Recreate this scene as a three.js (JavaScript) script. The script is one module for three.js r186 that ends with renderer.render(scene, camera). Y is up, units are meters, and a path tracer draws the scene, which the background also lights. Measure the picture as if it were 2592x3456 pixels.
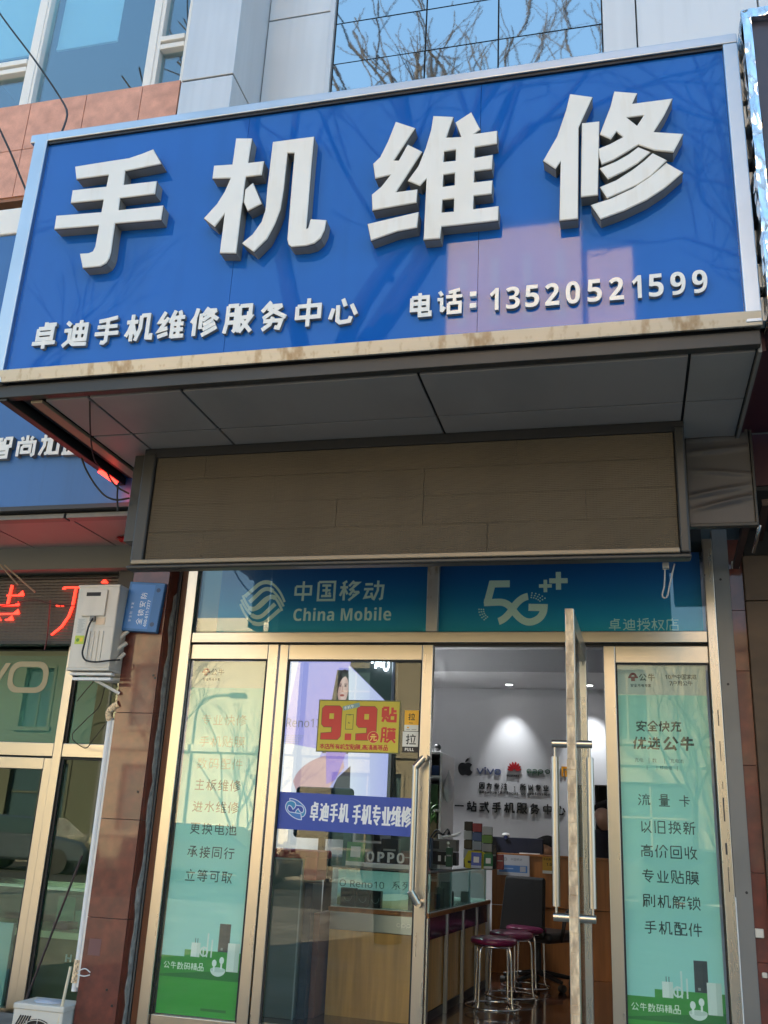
import * as THREE from 'three';
import { mergeGeometries } from 'three/addons/utils/BufferGeometryUtils.js';
import { RoundedBoxGeometry } from 'three/addons/geometries/RoundedBoxGeometry.js';
import { MarchingCubes } from 'three/addons/objects/MarchingCubes.js';
import { RectAreaLightUniformsLib } from 'three/addons/lights/RectAreaLightUniformsLib.js';

// ---------------------------------------------------------------- camera, sky, sun, exposure
const scene = new THREE.Scene();
const camera = new THREE.PerspectiveCamera(56.587, 0.75, 0.05, 400);
camera.position.set(1.0043, 1.4537, 5.0534);
camera.rotation.set(0.3256, 0.2563, 0.0496, 'YXZ');
scene.add(camera);

const renderer = new THREE.WebGLRenderer({ antialias: true });
renderer.toneMapping = THREE.LinearToneMapping;
renderer.toneMappingExposure = 5.2;
renderer.shadowMap.enabled = true;

const SUN = new THREE.Vector3(-0.30, 0.44, -0.85).normalize();   // low sun behind the shop: the street front lies in shade
{
  const W = 512, H = 256, data = new Float32Array(W * H * 4);
  const d = new THREE.Vector3(), zen = [0.072, 0.16, 0.29], hor = [0.29, 0.40, 0.47], glow = [0.40, 0.30, 0.18], low = [0.10, 0.095, 0.085];
  for (let j = 0; j < H; j++) for (let i = 0; i < W; i++) {
    const el = ((j + 0.5) / H - 0.5) * Math.PI, az = ((i + 0.5) / W - 0.5) * 2 * Math.PI;
    d.set(Math.cos(el) * Math.cos(az), Math.sin(el), Math.cos(el) * Math.sin(az));
    const t = Math.pow(Math.max(0, d.y), 0.5), c = Math.max(0, d.dot(SUN)), o = (j * W + i) * 4;
    for (let k = 0; k < 3; k++) {
      let v = hor[k] + (zen[k] - hor[k]) * t;
      v += glow[k] * (0.9 * Math.pow(c, 24) + 0.28 * Math.pow(c, 4) * (1 - t * 0.6));
      if (d.y < 0) v = v + (low[k] - v) * Math.min(1, -d.y * 8);
      data[o + k] = v;
    }
    data[o + 3] = 1;
  }
  const sky = new THREE.DataTexture(data, W, H, THREE.RGBAFormat, THREE.FloatType);
  sky.mapping = THREE.EquirectangularReflectionMapping; sky.magFilter = THREE.LinearFilter; sky.needsUpdate = true;
  scene.background = sky; scene.environment = sky;
}
const sun = new THREE.DirectionalLight(new THREE.Color().setRGB(1, 0.80, 0.52), 5);
sun.position.copy(SUN).multiplyScalar(80); sun.castShadow = true;
sun.shadow.mapSize.set(2048, 2048);
Object.assign(sun.shadow.camera, { left: -50, right: 50, top: 50, bottom: -50, near: 1, far: 220 });
scene.add(sun);
RectAreaLightUniformsLib.init();

// ---------------------------------------------------------------- helpers
const FLOOR = 0.41;
let seed = 7;
const rnd = () => { seed = (seed * 1664525 + 1013904223) >>> 0; return seed / 4294967296; };
const rr = (a, b) => a + (b - a) * rnd();
const lin = (r, g, b) => new THREE.Color().setRGB(r, g, b);
const taken = new Map();
function numbered(name) {
  const n = taken.get(name) ?? 0; taken.set(name, n + 1);
  return n ? name + '_' + String(n).padStart(3, '0') : name;
}
function thing(name, label, category, pos = [0, 0, 0], group, turn = 0) {
  const o = new THREE.Group(); o.name = numbered(name); o.position.set(...pos); o.rotation.y = turn;
  o.userData = { label, category }; if (group) o.userData.group = group;
  scene.add(o); return o;
}
function mesh(name, geo, mat, parent, label) {
  const m = new THREE.Mesh(Array.isArray(geo) ? join(geo) : geo, mat);
  m.name = parent === scene ? numbered(name) : name; m.castShadow = m.receiveShadow = true;
  if (label) m.userData.label = label;
  parent.add(m); return m;
}
function solo(name, label, category, geo, mat, group) {           // a thing that is one mesh
  const m = mesh(name, geo, mat, scene); m.userData = { label, category }; if (group) m.userData.group = group; return m;
}
function struct(name, geo, mat) { const m = mesh(name, geo, mat, scene); m.userData.kind = 'structure'; return m; }
function join(list) {
  return mergeGeometries(list.map((g) => { g = g.index ? g.toNonIndexed() : g; for (const k of Object.keys(g.attributes)) if (!['position', 'normal', 'uv'].includes(k)) g.deleteAttribute(k); return g; }));
}
function metric(g, s = 1) {                                       // uv in metres on the dominant plane
  const p = g.attributes.position, n = g.attributes.normal, uv = new Float32Array(p.count * 2);
  for (let i = 0; i < p.count; i++) {
    const ax = Math.abs(n.getX(i)), ay = Math.abs(n.getY(i)), az = Math.abs(n.getZ(i));
    const [u, v] = az >= ax && az >= ay ? [p.getX(i), p.getY(i)] : ax >= ay ? [p.getZ(i), p.getY(i)] : [p.getX(i), p.getZ(i)];
    uv[i * 2] = u / s; uv[i * 2 + 1] = v / s;
  }
  g.setAttribute('uv', new THREE.BufferAttribute(uv, 2)); return g;
}
// a box from corner to corner, edges a little rounded when r > 0
function bx(x0, x1, y0, y1, z0, z1, r = 0) {
  const w = Math.abs(x1 - x0), h = Math.abs(y1 - y0), d = Math.abs(z1 - z0);
  const g = r > 0 ? new RoundedBoxGeometry(w, h, d, 1, Math.min(r, w / 2.1, h / 2.1, d / 2.1)) : new THREE.BoxGeometry(w, h, d);
  g.translate((x0 + x1) / 2, (y0 + y1) / 2, (z0 + z1) / 2);
  return metric(g);
}
const V = (p) => new THREE.Vector3(...p);
function tube(pts, r, seg = 24, rad = 7) { return new THREE.TubeGeometry(new THREE.CatmullRomCurve3(pts.map(V), false, 'centripetal'), seg, r, rad, false); }
function rod(a, b, r, r2 = r, rad = 12) {
  const A = V(a), B = V(b), L = A.distanceTo(B), g = new THREE.CylinderGeometry(r2, r, L, rad);
  g.translate(0, L / 2, 0); g.applyQuaternion(new THREE.Quaternion().setFromUnitVectors(new THREE.Vector3(0, 1, 0), B.clone().sub(A).normalize())); g.translate(A.x, A.y, A.z);
  return g;
}
function beam(a, b, w, h) {                                       // a square bar between two points
  const A = V(a), B = V(b), L = A.distanceTo(B), g = new THREE.BoxGeometry(w, h, L), m = new THREE.Matrix4().lookAt(A, B, new THREE.Vector3(0, 1, 0));
  g.applyMatrix4(m); g.translate((A.x + B.x) / 2, (A.y + B.y) / 2, (A.z + B.z) / 2); return metric(g);
}
// a flat print: a thin slab whose front face carries uv 0..1
function sheet(x0, x1, y0, y1, z, t = 0.002) {
  const g = new THREE.BoxGeometry(x1 - x0, y1 - y0, t); g.translate((x0 + x1) / 2, (y0 + y1) / 2, z - t / 2); return g;
}
function lathe(pts, seg = 24) { return new THREE.LatheGeometry(pts.map(([x, y]) => new THREE.Vector2(x, y)), seg); }
function ext(rings, depth, bevel = 0) {                            // rings: [[outer, hole, ...], ...] of [x, y] lists
  const shapes = rings.map((rs) => { const s = new THREE.Shape(rs[0].map((p) => new THREE.Vector2(...p))); s.holes = rs.slice(1).map((r) => new THREE.Path(r.map((p) => new THREE.Vector2(...p)))); return s; });
  return metric(new THREE.ExtrudeGeometry(shapes, { depth, bevelEnabled: bevel > 0, bevelSize: bevel, bevelThickness: bevel, bevelOffset: -bevel, bevelSegments: 1, steps: 1 }));
}

// ---------------------------------------------------------------- computed textures
function hash(x, y, s) { let h = (x * 374761393 + y * 668265263 + s * 1442695041) | 0; h = Math.imul(h ^ (h >>> 13), 1274126177); return ((h ^ (h >>> 16)) >>> 0) / 4294967296; }
function vnoise(x, y, px, py, s) {
  const xi = Math.floor(x), yi = Math.floor(y), fx = x - xi, fy = y - yi, u = fx * fx * (3 - 2 * fx), v = fy * fy * (3 - 2 * fy), m = (a, b) => ((a % b) + b) % b;
  const a = hash(m(xi, px), m(yi, py), s), b = hash(m(xi + 1, px), m(yi, py), s), c = hash(m(xi, px), m(yi + 1, py), s), d = hash(m(xi + 1, px), m(yi + 1, py), s);
  return a + (b - a) * u + (c - a) * v + (a - b - c + d) * u * v;
}
function fbm(u, v, fx, fy, oct, s) { let a = 0, w = 0.5, t = 0; for (let i = 0; i < oct; i++) { a += w * vnoise(u * fx, v * fy, fx, fy, s + i); t += w; w *= 0.5; fx *= 2; fy *= 2; } return a / t; }
function dataTex(n, fn, metres, srgb = false, m = n) {
  const d = new Uint8Array(n * m * 4);
  for (let j = 0; j < m; j++) for (let i = 0; i < n; i++) {
    const c = fn(i / n, j / m), o = (j * n + i) * 4, [r, g, b] = Array.isArray(c) ? c : [c, c, c];
    d[o] = Math.max(0, Math.min(255, r * 255)); d[o + 1] = Math.max(0, Math.min(255, g * 255)); d[o + 2] = Math.max(0, Math.min(255, b * 255)); d[o + 3] = 255;
  }
  const t = new THREE.DataTexture(d, n, m); t.wrapS = t.wrapT = THREE.RepeatWrapping; t.magFilter = THREE.LinearFilter; t.minFilter = THREE.LinearMipmapLinearFilter; t.generateMipmaps = true;
  if (srgb) t.colorSpace = THREE.SRGBColorSpace;
  t.repeat.set(1 / metres, 1 / metres); t.needsUpdate = true; return t;
}
function canvasTex(w, h, draw) {
  const c = document.createElement('canvas'); c.width = w; c.height = h; const x = c.getContext('2d'); draw(x, w, h);
  const t = new THREE.CanvasTexture(c); t.colorSpace = THREE.SRGBColorSpace; t.anisotropy = 8; return t;
}
const S = (o) => new THREE.MeshStandardMaterial(o), P = (o) => new THREE.MeshPhysicalMaterial(o);
const tint = (a, f) => (u, v) => { const k = f(u, v); return a.map((c) => c * k); };

const T = {
  wave: dataTex(256, (u, v) => fbm(u, v, 3, 3, 3, 11), 1.3),
  grime: dataTex(256, (u, v) => 0.72 + 0.28 * Math.min(1, 0.35 + 1.2 * fbm(u, v, 6, 3, 5, 21)), 1.6),
  stain: dataTex(256, (u, v) => { const a = fbm(u, v, 6, 4, 4, 34), b = Math.max(0, fbm(u, v, 24, 3, 3, 35) * fbm(u, v, 3, 3, 3, 36) - 0.30) * 2.2; return [0.95 + 0.05 * a - 0.10 * b, 0.945 + 0.05 * a - 0.14 * b, 0.93 + 0.06 * a - 0.20 * b]; }, 0.55),
  smear: dataTex(256, (u, v) => 0.95 + 0.05 * fbm(u, v, 5, 3, 5, 25), 1.3),
  streak: dataTex(256, (u, v) => { const s = fbm(u, v, 40, 2, 3, 31), m = fbm(u, v, 4, 3, 3, 33); return 0.80 + 0.20 * Math.min(1, 0.5 + s * m * 1.9); }, 1.1),
  brush: dataTex(256, (u, v) => 0.25 + 0.05 * fbm(u, v, 3, 60, 3, 41) + 0.03 * fbm(u, v, 2, 2, 2, 44), 0.7),
  brushV: dataTex(256, (u, v) => 0.25 + 0.05 * fbm(u, v, 60, 3, 3, 42) + 0.03 * fbm(u, v, 2, 2, 2, 45), 0.7),
  smudge: dataTex(256, (u, v) => 0.04 + 0.20 * Math.max(0, fbm(u, v, 4, 4, 5, 51) - 0.45), 1.5),
  dent: dataTex(256, (u, v) => fbm(u, v, 5, 5, 2, 61), 0.9),
  rust: dataTex(256, (u, v) => { const a = fbm(u, v, 48, 24, 4, 71), b = fbm(u, v, 5, 3, 4, 75), k = Math.max(0, Math.min(1, (a * 0.7 + b * 0.8 - 0.74) * 3)); return [0.80 - 0.18 * k, 0.77 - 0.23 * k, 0.71 - 0.27 * k]; }, 0.8, true),
  stone: dataTex(256, (u, v) => { const k = fbm(u, v, 10, 10, 5, 81), f = hash(Math.floor(u * 256), Math.floor(v * 256), 3); const q = 0.86 + 0.22 * (k - 0.5) + 0.07 * (f - 0.5); return [0.91 * q, 0.675 * q, 0.58 * q]; }, 0.7, true),
  redtile: dataTex(256, (u, v) => { const k = fbm(u, v, 20, 20, 5, 91), q = 0.82 + 0.42 * (k - 0.5); return [0.54 * q, 0.25 * q, 0.18 * q]; }, 0.8, true),
  cement: dataTex(256, (u, v) => { const k = fbm(u, v, 9, 9, 5, 101); return [0.50 * (0.7 + 0.6 * k), 0.49 * (0.7 + 0.6 * k), 0.47 * (0.7 + 0.6 * k)]; }, 0.3, true),
  wood: dataTex(256, (u, v) => { const k = fbm(u, v, 40, 3, 4, 111), q = 0.88 + 0.24 * (k - 0.5); return [0.80 * q, 0.62 * q, 0.36 * q]; }, 0.9, true),
  darkwood: dataTex(256, (u, v) => { const k = fbm(u, v, 40, 3, 4, 121), q = 0.85 + 0.3 * (k - 0.5); return [0.70 * q, 0.45 * q, 0.22 * q]; }, 0.9, true),
  rib: dataTex(128, (u, v) => { const r = 0.5 + 0.5 * Math.cos(v * Math.PI * 2 * 8), c = 0.5 + 0.5 * Math.cos(u * Math.PI * 2 * 5); return 0.75 * r + 0.25 * c; }, 0.112),
  kraft: dataTex(256, (u, v) => { const k = fbm(u, v, 6, 12, 5, 131), q = 0.84 + 0.32 * (k - 0.5); return [0.50 * q, 0.435 * q, 0.345 * q]; }, 1.0, true),
  foil: dataTex(256, (u, v) => { const a = Math.abs(fbm(u, v, 3, 4, 2, 141) - 0.5), b = Math.abs(fbm(u, v, 7, 5, 2, 145) - 0.5); return Math.min(1, a * 2.2 + b * 0.8); }, 0.5),
  plaster: dataTex(256, (u, v) => 0.9 + 0.1 * fbm(u, v, 8, 8, 5, 151), 2),
  tape: dataTex(256, (u, v) => { const a = fbm(u, v, 9, 4, 4, 161), b = fbm(u, v, 24, 18, 3, 165), k = Math.max(0, Math.min(1, (a - 0.52) * 7)); return [0.86 - 0.20 * k + 0.16 * (b - 0.5), 0.77 - 0.20 * k + 0.16 * (b - 0.5), 0.63 - 0.17 * k + 0.12 * (b - 0.5)]; }, 0.4, true),
  asphalt: dataTex(256, (u, v) => { const f = hash(Math.floor(u * 256), Math.floor(v * 256), 9), k = fbm(u, v, 5, 5, 4, 171); return [0.30, 0.295, 0.285].map((c) => c * (0.75 + 0.3 * f + 0.25 * k)); }, 1.4, true),
  floor: dataTex(256, (u, v) => { const k = fbm(u, v, 8, 8, 5, 181), q = 0.8 + 0.4 * k; return [0.36 * q, 0.22 * q, 0.16 * q]; }, 1.1, true),
};
const again = (t, mx, my = mx) => { const c = t.clone(); c.repeat.set(1 / mx, 1 / my); c.needsUpdate = true; return c; };

const M = {
  blue: P({ color: lin(0.012, 0.118, 0.47), roughness: 0.5, specularIntensity: 0, map: again(T.streak, 2.6, 1.3), clearcoat: 1, clearcoatRoughness: 0.03, bumpMap: T.wave, bumpScale: 0.009 }),
  blue2: P({ color: lin(0.022, 0.125, 0.36), roughness: 0.45, map: T.streak, clearcoat: 0.35, clearcoatRoughness: 0.3 }),
  sill: S({ color: lin(0.54, 0.56, 0.58), metalness: 1, roughness: 0.33, roughnessMap: null, map: T.grime }),
  rusty: S({ color: lin(0.82, 0.83, 0.86), metalness: 0.6, roughness: 0.42, map: T.rust, bumpMap: T.dent, bumpScale: 0.003 }),
  letter: P({ color: lin(0.85, 0.82, 0.765), roughness: 0.42, map: T.stain, clearcoat: 0.6, clearcoatRoughness: 0.05 }),
  ret: S({ color: lin(0.27, 0.255, 0.225), roughness: 0.5, map: again(T.grime, 0.4) }),
  trim: S({ color: lin(0.12, 0.105, 0.085), roughness: 0.6 }),
  white: S({ color: lin(0.78, 0.77, 0.75), roughness: 0.45 }),
  soffit: S({ color: lin(0.26, 0.245, 0.232), roughness: 0.5, map: again(T.grime, 1.3) }),
  steel: S({ color: lin(0.58, 0.525, 0.45), metalness: 1, roughness: 1, roughnessMap: T.brush, map: T.smear }),
  steelV: S({ color: lin(0.58, 0.525, 0.45), metalness: 1, roughness: 1, roughnessMap: T.brushV, map: T.smear }),
  chrome: S({ color: lin(0.80, 0.80, 0.80), metalness: 1, roughness: 0.14 }),
  greysteel: S({ color: lin(0.20, 0.195, 0.185), roughness: 0.55, metalness: 0.3, map: again(T.grime, 0.7) }),
  dark: S({ color: lin(0.018, 0.017, 0.017), roughness: 0.7 }),
  darkmetal: S({ color: lin(0.05, 0.05, 0.055), roughness: 0.5, metalness: 0.4 }),
  black: S({ color: lin(0.012, 0.012, 0.013), roughness: 0.4 }),
  rubber: S({ color: lin(0.02, 0.02, 0.02), roughness: 0.65 }),
  glass: P({ color: lin(0.93, 0.97, 0.95), roughness: 0.0, transmission: 1, thickness: 0, ior: 1.55 }),
  glassgreen: P({ color: lin(0.72, 0.86, 0.82), roughness: 0.0, transmission: 1, thickness: 0, ior: 1.55 }),
  mirrorglass: P({ color: lin(0.47, 0.50, 0.51), metalness: 1, roughness: 0.025, bumpMap: again(T.wave, 2.2), bumpScale: 0.004 }),
  alu: S({ color: lin(0.60, 0.605, 0.615), metalness: 0.35, roughness: 0.42, map: again(T.streak, 1.9) }),
  alu2: S({ color: lin(0.68, 0.68, 0.68), metalness: 0.3, roughness: 0.42, map: again(T.streak, 2.1) }),
  stone: S({ color: lin(1.1, 1.05, 1.02), roughness: 0.55, map: T.stone, bumpMap: T.dent, bumpScale: 0.001 }),
  pvc: S({ color: lin(0.80, 0.775, 0.73), roughness: 0.35 }),
  blind: P({ color: lin(0.86, 0.95, 0.93), roughness: 0.9, transmission: 0.35, thickness: 0 }),
  redtile: P({ color: lin(0.78, 0.70, 0.68), roughness: 0.45, map: T.redtile, clearcoat: 0.7, clearcoatRoughness: 0.04, bumpMap: again(T.wave, 0.8), bumpScale: 0.001 }),
  cement: S({ color: lin(1.6, 1.55, 1.5), roughness: 0.9, map: T.cement, bumpMap: T.cement, bumpScale: 0.004 }),
  brown: S({ color: lin(0.105, 0.080, 0.050), roughness: 0.72, map: again(T.grime, 0.9), bumpMap: again(T.rib, 0.07), bumpScale: 0.003 }),
  kraft: S({ color: lin(0.62, 0.52, 0.49), roughness: 0.65, map: T.kraft }),
  tarp: S({ color: lin(0.085, 0.075, 0.072), roughness: 0.42 }),
  maroon: S({ color: lin(0.055, 0.012, 0.022), roughness: 0.5 }),
  purple: P({ color: lin(0.050, 0.045, 0.065), roughness: 0.35, clearcoat: 0.3, clearcoatRoughness: 0.1 }),
  foil: S({ color: lin(0.80, 0.82, 0.85), metalness: 1, roughness: 0.12, bumpMap: T.foil, bumpScale: 0.012 }),
  boxframe: S({ color: lin(0.05, 0.048, 0.045), roughness: 0.42, metalness: 0.4, map: T.grime }),
  boxrail: S({ color: lin(0.26, 0.21, 0.15), roughness: 0.45, metalness: 0.3, map: T.grime }),
  ac: S({ color: lin(0.66, 0.62, 0.54), roughness: 0.5, map: again(T.grime, 0.6) }),
  plaster: S({ color: lin(0.74, 0.74, 0.76), roughness: 0.75, map: T.plaster }),
  ceiling: S({ color: lin(0.66, 0.655, 0.67), roughness: 0.8, map: T.plaster }),
  wood: S({ color: lin(1.25, 1.2, 1.1), roughness: 0.35, map: T.wood }),
  darkwood: S({ color: lin(0.95, 0.9, 0.9), roughness: 0.38, map: T.darkwood }),
  floor: P({ color: lin(0.75, 0.7, 0.7), roughness: 0.2, map: T.floor, clearcoat: 0.6, clearcoatRoughness: 0.05 }),
  tape: S({ color: lin(1.35, 1.32, 1.3), roughness: 0.6, map: T.tape, bumpMap: T.tape, bumpScale: 0.006 }),
  seat: P({ color: lin(0.16, 0.008, 0.06), roughness: 0.35, clearcoat: 0.5, clearcoatRoughness: 0.15 }),
  asphalt: S({ color: lin(0.8, 0.8, 0.8), roughness: 0.9, map: T.asphalt }),
  paving: S({ color: lin(0.95, 0.93, 0.9), roughness: 0.85, map: again(T.cement, 1.7) }),
  cream: S({ color: lin(0.84, 0.75, 0.56), roughness: 0.8, map: again(T.grime, 7) }),
  creamtrim: S({ color: lin(0.86, 0.78, 0.62), roughness: 0.7 }),
  tan: S({ color: lin(0.26, 0.235, 0.175), roughness: 0.85, map: again(T.grime, 8) }),
  olive: S({ color: lin(0.12, 0.125, 0.085), roughness: 0.85, map: again(T.grime, 8) }),
  pink: S({ color: lin(0.92, 0.70, 0.50), roughness: 0.8, map: again(T.grime, 12) }),
  roomdark: S({ color: lin(0.16, 0.17, 0.16), roughness: 0.8 }),
  bark: S({ color: lin(0.032, 0.027, 0.023), roughness: 0.9 }),
  skin: P({ color: lin(0.50, 0.30, 0.21), roughness: 0.5 }),
  hair: S({ color: lin(0.010, 0.009, 0.009), roughness: 1 }),
  cloth: S({ color: lin(0.020, 0.022, 0.032), roughness: 0.85 }),
};
M.sill.roughnessMap = null;
const colour = (r, g, b, rough = 0.5) => S({ color: lin(r, g, b), roughness: rough });
const glow = (r, g, b, k) => S({ color: lin(0.02, 0.02, 0.02), roughness: 0.5, emissive: lin(r, g, b), emissiveIntensity: k });

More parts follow.
